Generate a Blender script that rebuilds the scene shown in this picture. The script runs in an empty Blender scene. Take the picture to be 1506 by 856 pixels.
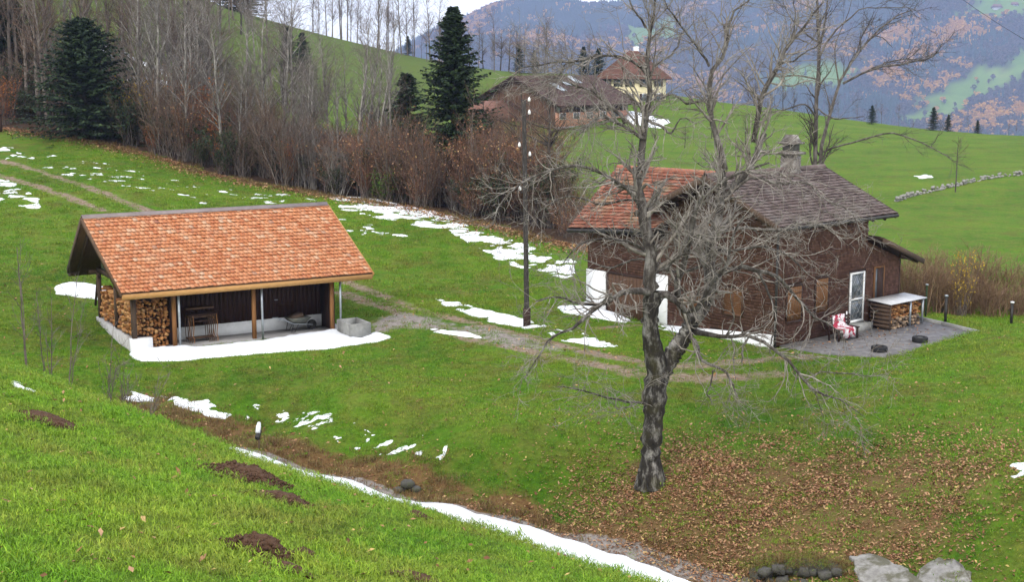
import bpy, math, random
import numpy as np
R_ = np.random.RandomState
PI = math.pi
scene = bpy.context.scene
COL = scene.collection

# ------------------------------------------------------------------ camera, light, exposure
FPX, HOR, CAMH = 2000.0, 95.0, 10.5
PITCH = -math.atan((428 - HOR) / FPX)
cam_d = bpy.data.cameras.new("camera")
cam = bpy.data.objects.new("camera", cam_d)
COL.objects.link(cam)
cam.location = (0, 0, CAMH)
cam.rotation_euler = (PI / 2 + PITCH, 0, 0)
cam_d.sensor_width = 36
cam_d.lens = 36 * FPX / 1506
cam_d.clip_start = 0.1
cam_d.clip_end = 30000
scene.camera = cam

world = bpy.data.worlds.new("World")
scene.world = world
world.use_nodes = True
wt = world.node_tree
SUN_EL, SUN_ROT = math.radians(42), math.radians(205)
sky = wt.nodes.new("ShaderNodeTexSky")
sky.sky_type = 'NISHITA'
sky.sun_disc = False
sky.sun_elevation = SUN_EL
sky.sun_rotation = SUN_ROT
sky.altitude = 900
sky.air_density = 1.0
sky.dust_density = 2.0
tcw = wt.nodes.new("ShaderNodeTexCoord")
cn = wt.nodes.new("ShaderNodeTexNoise")
cn.inputs["Scale"].default_value = 3.0
cn.inputs["Detail"].default_value = 5
wt.links.new(tcw.outputs["Generated"], cn.inputs["Vector"])
cr = wt.nodes.new("ShaderNodeValToRGB")
cr.color_ramp.elements[0].position = 0.3
cr.color_ramp.elements[0].color = (11.0, 11.2, 11.7, 1)
cr.color_ramp.elements[1].position = 0.75
cr.color_ramp.elements[1].color = (15.0, 14.8, 14.5, 1)
wt.links.new(cn.outputs["Fac"], cr.inputs["Fac"])
mixw = wt.nodes.new("ShaderNodeMixRGB")
mixw.inputs[0].default_value = 0.86
wt.links.new(sky.outputs[0], mixw.inputs[1])
wt.links.new(cr.outputs[0], mixw.inputs[2])
bg = wt.nodes["Background"]
bg.inputs["Strength"].default_value = 0.1
wt.links.new(mixw.outputs[0], bg.inputs["Color"])

sun_d = bpy.data.lights.new("sun", 'SUN')
sun_d.energy = 1.2
sun_d.angle = math.radians(18)
sun_d.color = (1.0, 0.95, 0.87)
sun_o = bpy.data.objects.new("sun", sun_d)
COL.objects.link(sun_o)
# sun behind the photographer, a little to the left
sun_o.rotation_euler = (PI / 2 - SUN_EL, 0, math.radians(-25))

vs = scene.view_settings
vs.view_transform = 'Standard'
vs.look = 'None'
vs.exposure = 0.65
vs.gamma = 1.0
scene.render.engine = 'CYCLES'
cy = scene.cycles
cy.use_denoising = True
try:
    cy.denoiser = 'OPENIMAGEDENOISE'
    cy.denoising_prefilter = 'ACCURATE'
except Exception:
    pass
cy.max_bounces = 5
cy.diffuse_bounces = 3
cy.glossy_bounces = 2
cy.transmission_bounces = 3
cy.transparent_max_bounces = 8
cy.volume_bounces = 1
cy.caustics_reflective = False
cy.caustics_refractive = False

# ------------------------------------------------------------------ measuring helpers (photo pixel -> ray -> place in the world)
_c, _s = math.cos(PITCH), math.sin(PITCH)
CAM = np.array([0, 0, CAMH])

def ray(px, py):
    X = (px - 753) / FPX
    Y = (428 - py) / FPX
    return np.array([X, _c - Y * _s, _s + Y * _c])

def at_y(px, py, y):
    d = ray(px, py)
    return CAM + d * (y / d[1])

def at_z(px, py, z):
    d = ray(px, py)
    return CAM + d * ((z - CAMH) / d[2])

# value noise
_perm = R_(7).permutation(4096)
_val = R_(8).rand(4096)

def vnoise(x, y, seed=0):
    x = np.asarray(x, float) + seed * 37.17
    y = np.asarray(y, float) + seed * 91.73
    xi = np.floor(x).astype(np.int64)
    yi = np.floor(y).astype(np.int64)
    fx = x - xi
    fy = y - yi
    fx = fx * fx * (3 - 2 * fx)
    fy = fy * fy * (3 - 2 * fy)
    def h(a, b):
        return _val[(_perm[(a & 4095)] + b * 131) & 4095]
    v00, v10, v01, v11 = h(xi, yi), h(xi + 1, yi), h(xi, yi + 1), h(xi + 1, yi + 1)
    return (v00 * (1 - fx) + v10 * fx) * (1 - fy) + (v01 * (1 - fx) + v11 * fx) * fy

def fbm(x, y, oct=4, seed=0, gain=0.5):
    a, f, t, n = 1.0, 1.0, 0.0, 0.0
    for i in range(oct):
        t = t + a * vnoise(np.asarray(x) * f, np.asarray(y) * f, seed + i)
        n += a
        a *= gain
        f *= 2.03
    return t / n

def sstep(a, b, x):
    t = np.clip((np.asarray(x, float) - a) / (b - a), 0, 1)
    return t * t * (3 - 2 * t)

# ------------------------------------------------------------------ building frames
class Frame:
    def __init__(s, x, y, yaw):
        s.O = np.array([x, y, 0.0])
        s.yaw = yaw
        s.e1 = np.array([math.cos(yaw), math.sin(yaw), 0])
        s.e2 = np.array([-math.sin(yaw), math.cos(yaw), 0])
    def q(s, u, v, z=0.0):
        return s.O + u * s.e1 + v * s.e2 + np.array([0, 0, z])
    def uv(s, x, y):
        dx, dy = np.asarray(x) - s.O[0], np.asarray(y) - s.O[1]
        return dx * s.e1[0] + dy * s.e1[1], dx * s.e2[0] + dy * s.e2[1]

SH = Frame(-14.16, 48.57, 0.53)      # wood shed
HO = Frame(9.87, 50.14, 0.716)       # brown house

# ------------------------------------------------------------------ terrain height
BZ = [(257,515,0),(374,505,0),(488,492,0),(575,497,0),(775,480,.2),(650,560,-.1),(800,600,-.2),(500,600,-.2),(400,560,-.05),
 (300,575,-.25),(700,680,-.5),(957,712,-.6),(1150,600,-.1),(1300,560,.35),(1480,498,.85),(1506,520,.9),(1400,520,.45),(1300,545,.1),
 (1400,600,.5),(1506,650,.6),(1400,700,0),(1250,700,-.5),(1100,750,-.95),(1300,815,-1.25),(1500,830,-.9),(1506,750,-.1),
 (345,664,-1.4),(480,704,-1.5),(610,742,-1.6),(760,783,-1.7),(900,820,-1.75),(1010,850,-1.8),(760,768,-1.72),(860,793,-1.75),(940,812,-1.7),
 (330,622,-.5),(450,655,-.6),(560,690,-.75),(680,735,-.95),(760,750,-1.15),(900,770,-1.2),(1000,800,-1.45),(1120,835,-1.5),
 (230,590,-.6),(190,560,-.25),(120,540,.05),(0,520,.2),(1140,515,0),(1060,535,-.05),(980,482,.05),(864,458,.1),(900,540,-.05),(1230,540,0.02),
 (850,500,.1)]
BY = [(530,470,55.5),(545,420,61),(95,425,57),(60,450,54),(0,400,60),(0,300,75),(0,195,98),(200,225,93),(300,255,89),(430,280,86),(600,305,80),
 (720,330,76),(830,358,71),(640,400,66),(300,300,78),(200,290,78),(-150,250,85),(-150,180,105),(200,105,150),(150,60,150),(400,40,215),(560,72,240),(720,104,250),
 (520,150,160),(550,200,120),(0,60,130),(300,0,225),(390,28,235),(200,-60,220),(850,192,200),(760,200,190),(930,150,235),(1000,190,190),
 (1100,155,230),(1200,172,225),(1330,190,215),(1506,200,200),(1750,205,190),(1400,275,115),(1330,292,108),(1500,257,122),(1400,400,72),
 (1500,470,58),(1500,350,85),(1000,235,140),(800,300,100),(1650,480,55),(1650,350,85),(850,110,250)]
BW = [(-20,10,-2.2),(-10,20,-2.2),(0,15,-2.2),(5,20,-2.2),(15,15,-2.2),(30,15,-2),(-30,20,-2),(20,22,-1.2),(-25,40,.6),(-32,52,1.2),(30,35,.8),(32,45,.9),
 (-60,310,12),(0,310,2),(60,300,-6),(130,290,-16),(-120,320,24),(-150,150,25),(-120,80,14),(150,150,-2),(130,80,-4),(60,400,-40),(-60,420,-20),(200,400,-60),(-300,300,50),(350,200,-40)]
_pts = [at_z(a, b, z) for a, b, z in BZ] + [at_y(a, b, y) for a, b, y in BY] + [np.array(w, float) for w in BW]
_pts = np.array(_pts)
# footprint anchors of the two buildings
for fr, lst in ((SH, [(0.5, .5, 0), (9.0, 0.5, 0), (9.2, 4.5, .15), (0.4, 3.2, .1), (.3, 5.9, .45)]),
                (HO, [(0, 0, 0), (4, 0, 0), (8, 0, 0), (3, -2.5, 0), (8, -2.5, 0), (4, 3, 0), (8, 4, -.1), (4, 9, .3)])):
    _pts = np.vstack([_pts, [fr.q(*t) for t in lst]])
def _k(r2):
    return np.sqrt(r2 + 9.0)
def _fit():
    X = _pts[:, :2]
    n = len(X)
    K = _k(((X[:, None] - X[None]) ** 2).sum(2)) + np.eye(n) * -0.02
    P = np.hstack([np.ones((n, 1)), X / 100])
    A = np.block([[K, P], [P.T, np.zeros((3, 3))]])
    b = np.concatenate([_pts[:, 2], np.zeros(3)])
    return np.linalg.solve(A, b)
_w = _fit()

# crest of the near slope: straight in plan, heights read from the photo
CL = at_y(0, 530, 20.0)
CR = at_y(1020, 856, 13.0)
CT = (CR - CL)[:2]
CLEN = np.linalg.norm(CT)
CT = CT / CLEN
CN = np.array([-CT[1], CT[0]])
_cs, _cz = [], []
for a, b in [(-60, 505), (0, 530), (100, 568), (200, 606), (345, 666), (480, 709), (610, 750), (700, 776), (780, 805), (860, 832), (935, 855), (1030, 884), (1160, 920)]:
    d = ray(a, b)
    t = ((CL[:2] - CAM[:2]) @ CN) / (d[:2] @ CN)
    P = CAM + d * t
    _cs.append((P[:2] - CL[:2]) @ CT)
    _cz.append(P[2])
_cs, _cz = np.array(_cs), np.array(_cz)

def near_sd(x, y):
    dx, dy = np.asarray(x) - CL[0], np.asarray(y) - CL[1]
    return dx * CT[0] + dy * CT[1], dx * CN[0] + dy * CN[1]

def near_h(x, y):
    s, d = near_sd(x, y)
    zc = np.interp(s, _cs, _cz)
    zc = zc + np.where(s > _cs[-1], (s - _cs[-1]) * -0.12, 0) + np.where(s < _cs[0], (s - _cs[0]) * -0.06, 0)
    w = 0.3
    sp = w * np.logaddexp(0, d / w)
    return zc - 0.30 * d - 0.34 * sp + 0.07 - 0.07 * sstep(_cs[-1], _cs[0] + 4, s) + 0.05 * (fbm(np.asarray(x) * .8, np.asarray(y) * .8, 3, 3) - .5) * sstep(0, -1.5, d)

def base_h(x, y):
    x = np.asarray(x, float)
    y = np.asarray(y, float)
    sh = x.shape
    X = np.stack([x.ravel(), y.ravel()], 1)
    out = np.empty(len(X))
    n = len(_pts)
    for i in range(0, len(X), 40000):
        c = X[i:i + 40000]
        r2 = ((c[:, None, 0] - _pts[None, :, 0]) ** 2 + (c[:, None, 1] - _pts[None, :, 1]) ** 2)
        out[i:i + 40000] = _k(r2) @ _w[:n] + _w[n] + (c / 100) @ _w[n + 1:]
    out = out.reshape(sh)
    out = out + (fbm(x * .35, y * .35, 3, 11) - .5) * .16 * sstep(1.0, 6.0, np.hypot(x + 10, y - 52)) 
    # far beyond the last ridge the land falls into the valley
    out = out - np.maximum(y - 330, 0) * .25 * sstep(330, 420, y)
    return np.maximum(out, -140 + 0 * out)

PATIO = [HO.q(*a)[:2] for a in [(.3, .1), (9.0, .15), (8.7, -1.6), (8.1, -3.6), (5.0, -3.9), (1.7, -3.8), (.55, -2.1)]]

def poly_sd(x, y, poly):
    """signed distance, positive inside"""
    x = np.asarray(x, float)
    y = np.asarray(y, float)
    d = np.full(x.shape, 1e9)
    ins = np.zeros(x.shape, bool)
    n = len(poly)
    for i in range(n):
        ax, ay = poly[i][0], poly[i][1]
        bx, by = poly[(i + 1) % n][0], poly[(i + 1) % n][1]
        ex, ey = bx - ax, by - ay
        t = np.clip(((x - ax) * ex + (y - ay) * ey) / (ex * ex + ey * ey + 1e-12), 0, 1)
        d = np.minimum(d, np.hypot(x - ax - t * ex, y - ay - t * ey))
        c = ((ay > y) != (by > y)) & (x < (bx - ax) * (y - ay) / (by - ay + 1e-12) + ax)
        ins ^= c
    return np.where(ins, d, -d)

def line_d(x, y, line):
    x = np.asarray(x, float)
    y = np.asarray(y, float)
    d = np.full(x.shape, 1e9)
    for (a, b) in zip(line[:-1], line[1:]):
        ex, ey = b[0] - a[0], b[1] - a[1]
        t = np.clip(((x - a[0]) * ex + (y - a[1]) * ey) / (ex * ex + ey * ey + 1e-12), 0, 1)
        d = np.minimum(d, np.hypot(x - a[0] - t * ex, y - a[1] - t * ey))
    return d

def hz(x, y):
    x = np.asarray(x, float)
    y = np.asarray(y, float)
    b = base_h(x, y)
    u, v = SH.uv(x, y)
    f = sstep(-.25, .35, np.minimum(np.minimum(u - .55, 9.3 - u), np.minimum(v - .3, 6.0 - v)))
    b = b * (1 - f) + -.08 * f
    u, v = HO.uv(x, y)
    f = sstep(-.3, .2, np.minimum(np.minimum(u - .0, 8.0 - u), np.minimum(v, 10.0 - v)))
    b = b * (1 - f) + -.1 * f
    f = sstep(-.5, .1, poly_sd(x, y, PATIO))
    b = b * (1 - f) + -.05 * f
    n = near_h(x, y)
    k = .25
    h = np.clip(.5 + .5 * (b - n) / k, 0, 1)
    return n * (1 - h) + b * h + k * h * (1 - h)

def hz1(x, y):
    return float(hz(np.array([x]), np.array([y]))[0])

_ts = np.concatenate([np.arange(5, 30, .12), np.arange(30, 80, .2), np.arange(80, 300, .6)])
def hit(px, py):
    """where the photo's ray meets the ground"""
    d = ray(px, py)
    t = _ts / d[1]
    P = CAM[None] + d[None] * t[:, None]
    g = P[:, 2] - hz(P[:, 0], P[:, 1])
    i = np.argmax(g < 0)
    if g[i] >= 0:
        i = len(g) - 1
    if i > 0:
        a = g[i - 1] / (g[i - 1] - g[i] + 1e-9)
        return P[i - 1] * (1 - a) + P[i] * a
    return P[i]
def hits(l):
    return [hit(*p) for p in l]
# ------------------------------------------------------------------ mesh building
class MB:
    def __init__(s):
        s.V, s.F, s.n = [], [], 0
    def add(s, V, F):
        V = np.asarray(V, float).reshape(-1, 3)
        F = np.asarray(F, np.int64)
        s.V.append(V)
        s.F.append(F + s.n)
        s.n += len(V)
        return s
    BF = np.array([[0, 3, 2, 1], [4, 5, 6, 7], [0, 1, 5, 4], [1, 2, 6, 5], [2, 3, 7, 6], [3, 0, 4, 7]])
    def hexa(s, c8):
        return s.add(c8, MB.BF)
    def box(s, x0, x1, y0, y1, z0, z1):
        return s.hexa([(x0, y0, z0), (x1, y0, z0), (x1, y1, z0), (x0, y1, z0), (x0, y0, z1), (x1, y0, z1), (x1, y1, z1), (x0, y1, z1)])
    def bar(s, a, b, w, h=None, up=(0, 0, 1)):
        """square bar from a to b"""
        a, b = np.array(a, float), np.array(b, float)
        h = h or w
        t = (b - a) / (np.linalg.norm(b - a) + 1e-12)
        up = np.array(up, float)
        if abs(t @ up) > .95:
            up = np.array([0, 1., 0])
        sx = np.cross(t, up)
        sx /= np.linalg.norm(sx)
        sz = np.cross(sx, t)
        o = [(-1, -1), (1, -1), (1, 1), (-1, 1)]
        A = [a + sx * i * w / 2 + sz * j * h / 2 for i, j in o]
        B = [b + sx * i * w / 2 + sz * j * h / 2 for i, j in o]
        return s.hexa(A + B)
    def prism(s, poly, off):
        """polygon (n,3) extruded by off"""
        P = np.array(poly, float)
        n = len(P)
        b = s.n
        s.V.append(np.vstack([P, P + np.array(off, float)]))
        s.n += 2 * n
        s.F.append(np.array([[b + i for i in range(n)][::-1]]))
        s.F.append(np.array([[b + n + i for i in range(n)]]))
        s.F.append(np.array([[b + i, b + (i + 1) % n, b + n + (i + 1) % n, b + n + i] for i in range(n)]))
        return s
    def tubes(s, P, Rr, k=4, cap=False):
        """P (M,n,3), Rr (M,n): tapered tubes"""
        P = np.asarray(P, float)
        Rr = np.asarray(Rr, float)
        if P.ndim == 2:
            P, Rr = P[None], Rr[None]
        M, n, _ = P.shape
        if M == 0:
            return s
        T = np.gradient(P, axis=1)
        T /= np.linalg.norm(T, axis=2, keepdims=True) + 1e-12
        mt = T.mean(1)
        ref = np.zeros((M, 3))
        ref[np.arange(M), np.argmin(np.abs(mt), axis=1)] = 1
        A = np.cross(T, ref[:, None, :])
        A /= np.linalg.norm(A, axis=2, keepdims=True) + 1e-12
        B = np.cross(T, A)
        ang = np.arange(k) * 2 * PI / k
        ring = P[:, :, None, :] + Rr[:, :, None, None] * (A[:, :, None, :] * np.cos(ang)[None, None, :, None] + B[:, :, None, :] * np.sin(ang)[None, None, :, None])
        V = ring.reshape(-1, 3)
        m = np.arange(M)[:, None, None] * (n * k)
        i = np.arange(n - 1)[None, :, None] * k
        j = np.arange(k)[None, None, :]
        j2 = (j + 1) % k
        F = np.stack(np.broadcast_arrays(m + i + j, m + i + j2, m + i + k + j2, m + i + k + j), -1).reshape(-1, 4)
        base = s.n
        s.add(V, F)
        if cap:
            fb = (np.arange(M)[:, None] * n * k + np.arange(k)[None])[:, ::-1] + base
            ft = (np.arange(M)[:, None] * n * k + (n - 1) * k + np.arange(k)[None]) + base
            s.F.append(fb)
            s.F.append(ft)
        return s
    def cyl(s, a, b, r0, r1=None, k=12):
        return s.tubes(np.array([a, b], float), np.array([r0, r0 if r1 is None else r1]), k, True)
    def disc_ring(s, c, ax, r, w, k=20, inner=0.0):
        """lathe of a rectangle: wheel, tyre"""
        c = np.array(c, float)
        ax = np.array(ax, float) / np.linalg.norm(ax)
        ref = np.array([0, 0, 1.]) if abs(ax[2]) < .9 else np.array([1., 0, 0])
        e = np.cross(ax, ref)
        e /= np.linalg.norm(e)
        f = np.cross(ax, e)
        prof = [(inner, -w / 2), (r * .93, -w / 2), (r, -w / 3), (r, w / 3), (r * .93, w / 2), (inner, w / 2)]
        V = []
        for i in range(k):
            a = 2 * PI * i / k
            d = e * math.cos(a) + f * math.sin(a)
            V += [c + d * p + ax * h for p, h in prof]
        n = len(prof)
        F = [[i * n + j, ((i + 1) % k) * n + j, ((i + 1) % k) * n + (j + 1) % n, i * n + (j + 1) % n] for i in range(k) for j in range(n)]
        return s.add(V, F)
    def mesh(s, name, mat=None, smooth=False):
        me = bpy.data.meshes.new(name)
        V = np.vstack(s.V)
        me.vertices.add(len(V))
        me.vertices.foreach_set("co", V.astype(np.float32).ravel())
        loops = np.concatenate([f.ravel() for f in s.F])
        cnt = np.concatenate([np.full(len(f), f.shape[1]) for f in s.F])
        st = np.concatenate([[0], np.cumsum(cnt)[:-1]])
        me.loops.add(len(loops))
        me.loops.foreach_set("vertex_index", loops.astype(np.int32))
        me.polygons.add(len(cnt))
        me.polygons.foreach_set("loop_start", st.astype(np.int32))
        if smooth:
            me.polygons.foreach_set("use_smooth", np.ones(len(cnt), bool))
        me.update(calc_edges=True)
        if mat:
            me.materials.append(mat)
        return me
    def build(s, name, mat, parent=None, smooth=False):
        return link(name, s.mesh(name, mat, smooth), parent)

def link(name, me, parent=None):
    o = bpy.data.objects.new(name, me)
    COL.objects.link(o)
    if parent is not None:
        o.parent = parent
    return o

def tag(o, label=None, cat=None, group=None, kind=None):
    if label: o['label'] = label
    if cat: o['category'] = cat
    if group: o['group'] = group
    if kind: o['kind'] = kind
    return o

def thing(name, label, cat, loc=(0, 0, 0), rz=0.0, group=None):
    o = bpy.data.objects.new(name, None)
    o.empty_display_size = .3
    COL.objects.link(o)
    o.location = tuple(float(v) for v in loc)
    o.rotation_euler = (0, 0, rz)
    return tag(o, label, cat, group)

# ------------------------------------------------------------------ materials
def newmat(name):
    m = bpy.data.materials.new(name)
    m.use_nodes = True
    nt = m.node_tree
    b = nt.nodes["Principled BSDF"]
    b.inputs["Roughness"].default_value = .8
    b.inputs["Specular IOR Level"].default_value = .25
    return m, nt, b

def N(nt, t, **kw):
    n = nt.nodes.new(t)
    for k, v in kw.items():
        if k.startswith('i_'):
            n.inputs[k[2:].replace('_', ' ')].default_value = v
        else:
            setattr(n, k, v)
    return n

def ramp(nt, stops, src=None, interp='LINEAR'):
    r = nt.nodes.new("ShaderNodeValToRGB")
    r.color_ramp.interpolation = interp
    el = r.color_ramp.elements
    while len(el) < len(stops):
        el.new(.5)
    for e, (p, c) in zip(el, stops):
        e.position = p
        e.color = (c[0], c[1], c[2], 1)
    if src is not None:
        nt.links.new(src, r.inputs[0])
    return r

def noise(nt, scale, detail=4, rough=.6, coord='Object', dist=0.0, vec=None, stretch=None):
    n = N(nt, "ShaderNodeTexNoise")
    n.inputs["Scale"].default_value = scale
    n.inputs["Detail"].default_value = detail
    n.inputs["Roughness"].default_value = rough
    n.inputs["Distortion"].default_value = dist
    if vec is None:
        if coord == 'World':
            vec = N(nt, "ShaderNodeNewGeometry").outputs["Position"]
        else:
            vec = N(nt, "ShaderNodeTexCoord").outputs[coord]
    if stretch:
        mp = N(nt, "ShaderNodeMapping")
        mp.inputs["Scale"].default_value = stretch
        nt.links.new(vec, mp.inputs[0])
        vec = mp.outputs[0]
    nt.links.new(vec, n.inputs["Vector"])
    return n

def mixc(nt, fac, a, b, mode='MIX'):
    m = nt.nodes.new("ShaderNodeMixRGB")
    m.blend_type = mode
    for i, v in ((0, fac), (1, a), (2, b)):
        if hasattr(v, 'links') or hasattr(v, 'is_output'):
            nt.links.new(v, m.inputs[i])
        elif i == 0:
            m.inputs[0].default_value = v
        else:
            m.inputs[i].default_value = (v[0], v[1], v[2], 1)
    return m.outputs[0]

def math_(nt, op, a, b=None):
    m = nt.nodes.new("ShaderNodeMath")
    m.operation = op
    for i, v in ((0, a), (1, b)):
        if v is None: continue
        if hasattr(v, 'is_output'):
            nt.links.new(v, m.inputs[i])
        else:
            m.inputs[i].default_value = v
    return m.outputs[0]

def bump(nt, b, h, strength=.3, dist=.02):
    n = nt.nodes.new("ShaderNodeBump")
    n.inputs["Strength"].default_value = strength
    n.inputs["Distance"].default_value = dist
    nt.links.new(h, n.inputs["Height"])
    nt.links.new(n.outputs[0], b.inputs["Normal"])

def mat_pieces(name, stops, rough=.8, wear=None, wscale=3., bscale=30., bstr=.25):
    """each loose piece (tile, log, shingle, twig) its own tone"""
    m, nt, b = newmat(name)
    g = N(nt, "ShaderNodeNewGeometry")
    r = ramp(nt, stops, g.outputs["Random Per Island"])
    col = r.outputs[0]
    n2 = noise(nt, bscale, 3)
    v = ramp(nt, [(.25, (.72, .72, .72)), (.75, (1.2, 1.2, 1.2))], n2.outputs["Fac"])
    col = mixc(nt, 1.0, col, v.outputs[0], 'MULTIPLY')
    if wear:
        n = noise(nt, wscale, 5, .65)
        rr = ramp(nt, [(.5, (0, 0, 0)), (.68, (1, 1, 1))], n.outputs["Fac"])
        f = math_(nt, 'MULTIPLY', rr.outputs[0], wear[3])
        col = mixc(nt, f, col, wear)
    nt.links.new(col, b.inputs["Base Color"])
    b.inputs["Roughness"].default_value = rough
    if bstr:
        bump(nt, b, n2.outputs["Fac"], bstr, .01)
    return m

def mat_noise(name, stops, scale=4, detail=6, rough=.8, stretch=None, bstr=.3, bdist=.01, second=None, metal=0, coord='Object'):
    m, nt, b = newmat(name)
    n = noise(nt, scale, detail, .65, coord=coord, stretch=stretch)
    r = ramp(nt, stops, n.outputs["Fac"])
    col = r.outputs[0]
    if second:
        sc, lo, hi, c, f = second
        n2 = noise(nt, sc, 5, .6, coord=coord)
        r2 = ramp(nt, [(lo, (0, 0, 0)), (hi, (1, 1, 1))], n2.outputs["Fac"])
        col = mixc(nt, math_(nt, 'MULTIPLY', r2.outputs[0], f), col, c)
    nt.links.new(col, b.inputs["Base Color"])
    b.inputs["Roughness"].default_value = rough
    b.inputs["Metallic"].default_value = metal
    if bstr:
        bump(nt, b, n.outputs["Fac"], bstr, bdist)
    return m

M = {}
M['tile_orange'] = mat_pieces('orange clay tile', [(0, (.48, .165, .075)), (.3, (.56, .22, .10)), (.7, (.62, .265, .13)), (.93, (.66, .34, .19)), (.98, (.64, .42, .28)), (1, (.34, .13, .08))], .75, (.58, .40, .28, .35), 2.5)
M['tile_old'] = mat_pieces('weathered orange tile', [(0, (.19, .068, .045)), (.4, (.30, .11, .07)), (.8, (.37, .16, .105)), (1, (.36, .25, .18))], .8, (.30, .26, .15, .7), .9)
M['tile_brown'] = mat_pieces('brown grey tile', [(0, (.075, .055, .05)), (.5, (.12, .085, .078)), (1, (.19, .15, .14))], .8, (.22, .2, .18, .5), 1.2)
M['tile_far'] = mat_pieces('farm roof tile', [(0, (.08, .045, .04)), (1, (.14, .085, .075))], .85)
M['tile_far_red'] = mat_pieces('red brown roof tile', [(0, (.16, .075, .055)), (1, (.24, .12, .09))], .85)
M['shingle'] = mat_pieces('brown wall shingle', [(0, (.080, .038, .027)), (.5, (.115, .056, .040)), (1, (.155, .080, .058))], .85, (.14, .08, .065, .4), .6, 40, .15)
M['fresh_wood'] = mat_noise('yellow new timber', [(.2, (.36, .17, .055)), (.5, (.50, .27, .10)), (.8, (.58, .35, .15))], 6, 5, .7, (1, 8, 8))
M['post_wood'] = mat_noise('honey brown timber', [(.2, (.20, .085, .03)), (.6, (.34, .16, .06)), (.8, (.42, .23, .10))], 5, 5, .75, (6, 6, .6))
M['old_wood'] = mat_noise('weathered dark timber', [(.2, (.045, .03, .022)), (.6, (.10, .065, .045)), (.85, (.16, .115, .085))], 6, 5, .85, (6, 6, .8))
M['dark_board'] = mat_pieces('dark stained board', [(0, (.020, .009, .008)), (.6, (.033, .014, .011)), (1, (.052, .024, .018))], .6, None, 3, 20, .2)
M['soffit'] = mat_noise('brown roof boards', [(.2, (.08, .045, .03)), (.7, (.17, .10, .06))], 4, 5, .85, (6, 1, 1))  # plain brown wood of the boards under the roof
M['log'] = mat_pieces('split firewood', [(0, (.16, .06, .02)), (.3, (.34, .14, .045)), (.6, (.48, .23, .08)), (.85, (.58, .33, .14)), (1, (.10, .05, .03))], .85, (.30, .19, .11, .5), 6, 25, .3)
M['log_grey'] = mat_pieces('grey split firewood', [(0, (.07, .055, .045)), (.4, (.16, .12, .09)), (.75, (.33, .22, .14)), (1, (.46, .34, .23))], .85, None)
M['white_wall'] = mat_noise('white plaster', [(.2, (.66, .67, .69)), (.6, (.80, .81, .82)), (.9, (.86, .86, .86))], 3, 6, .85, None, .15, .01, (1.6, .55, .75, (.45, .43, .41), .45))
M['grey_wall'] = mat_noise('rough grey masonry', [(.25, (.20, .19, .18)), (.5, (.42, .41, .40)), (.8, (.62, .62, .61))], 5, 7, .9, None, .5, .03)
M['concrete'] = mat_noise('concrete', [(.2, (.17, .17, .165)), (.55, (.27, .27, .26)), (.85, (.37, .37, .36))], 4, 7, .85, None, .2, .01, (2.2, .5, .7, (.10, .11, .09), .5))
M['slab'] = mat_noise('wet concrete floor', [(.2, (.20, .19, .185)), (.55, (.30, .29, .285)), (.85, (.40, .395, .39))], 2.5, 7, .7, None, .15, .01)
M['asphalt'] = mat_noise('grey asphalt', [(.25, (.10, .095, .10)), (.5, (.155, .15, .155)), (.75, (.27, .26, .26))], 3, 9, .75, None, .4, .006, (1.1, .52, .7, (.19, .16, .13), .5))
M['galv'] = mat_noise('galvanised steel', [(.3, (.30, .33, .36)), (.7, (.48, .52, .56))], 7, 4, .45, None, .05, .005, None, .6)
M['dark_metal'] = mat_noise('dark metal', [(.3, (.025, .025, .025)), (.7, (.06, .055, .05))], 10, 4, .5, None, .1, .005, None, .4)
M['sheet'] = mat_noise('dull white sheet', [(.3, (.42, .43, .45)), (.7, (.62, .63, .65))], 4, 6, .5, None, .1)
M['ridge'] = mat_noise('grey brown ridge metal', [(.3, (.17, .135, .13)), (.7, (.26, .215, .21))], 3, 5, .6, None, .1, .005)
M['rubber'] = mat_noise('black rubber', [(.3, (.012, .012, .013)), (.7, (.03, .03, .032))], 10, 4, .75)
M['barrow_tray'] = mat_noise('dull green grey steel tray', [(.3, (.06, .07, .06)), (.7, (.15, .15, .13))], 5, 5, .6, None, .1, .005, (3, .5, .7, (.20, .15, .10), .6))
M['stone'] = mat_noise('grey stone', [(.2, (.13, .125, .115)), (.5, (.28, .27, .25)), (.8, (.46, .45, .43))], 5, 7, .9, None, .6, .03, (2.5, .52, .68, (.12, .13, .06), .5))
M['dark_stone'] = mat_noise('mossy dark stone', [(.2, (.03, .028, .025)), (.6, (.10, .095, .085)), (.85, (.2, .19, .17))], 5, 7, .9, None, .6, .03, (2.5, .5, .65, (.04, .05, .015), .6))
M['shutter'] = mat_noise('orange brown shutter wood', [(.2, (.10, .045, .018)), (.6, (.175, .082, .032)), (.85, (.25, .125, .052))], 5, 5, .65, (6, 6, .8))
M['door_wood'] = mat_noise('brown door wood', [(.2, (.06, .030, .018)), (.6, (.10, .053, .030)), (.85, (.14, .08, .048))], 5, 5, .7, (6, 6, .8))
M['white_paint'] = mat_noise('white paint', [(.3, (.74, .75, .76)), (.7, (.84, .84, .84))], 6, 4, .45, None, .05)
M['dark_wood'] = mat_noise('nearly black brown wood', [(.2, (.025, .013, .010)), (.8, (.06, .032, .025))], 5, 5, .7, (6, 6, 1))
M['rust'] = mat_noise('rusty brown iron', [(.3, (.05, .03, .022)), (.7, (.13, .075, .045))], 12, 5, .75)
m, nt, b = newmat('window glass'); b.inputs["Base Color"].default_value = (.10, .115, .13, 1); b.inputs["Roughness"].default_value = .08; b.inputs["Specular IOR Level"].default_value = .6
M['glass'] = m
M['pole_wood'] = mat_noise('tarred pole wood', [(.25, (.020, .018, .017)), (.55, (.05, .044, .040)), (.75, (.20, .19, .18))], 7, 5, .85, (7, 7, .5))
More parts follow.
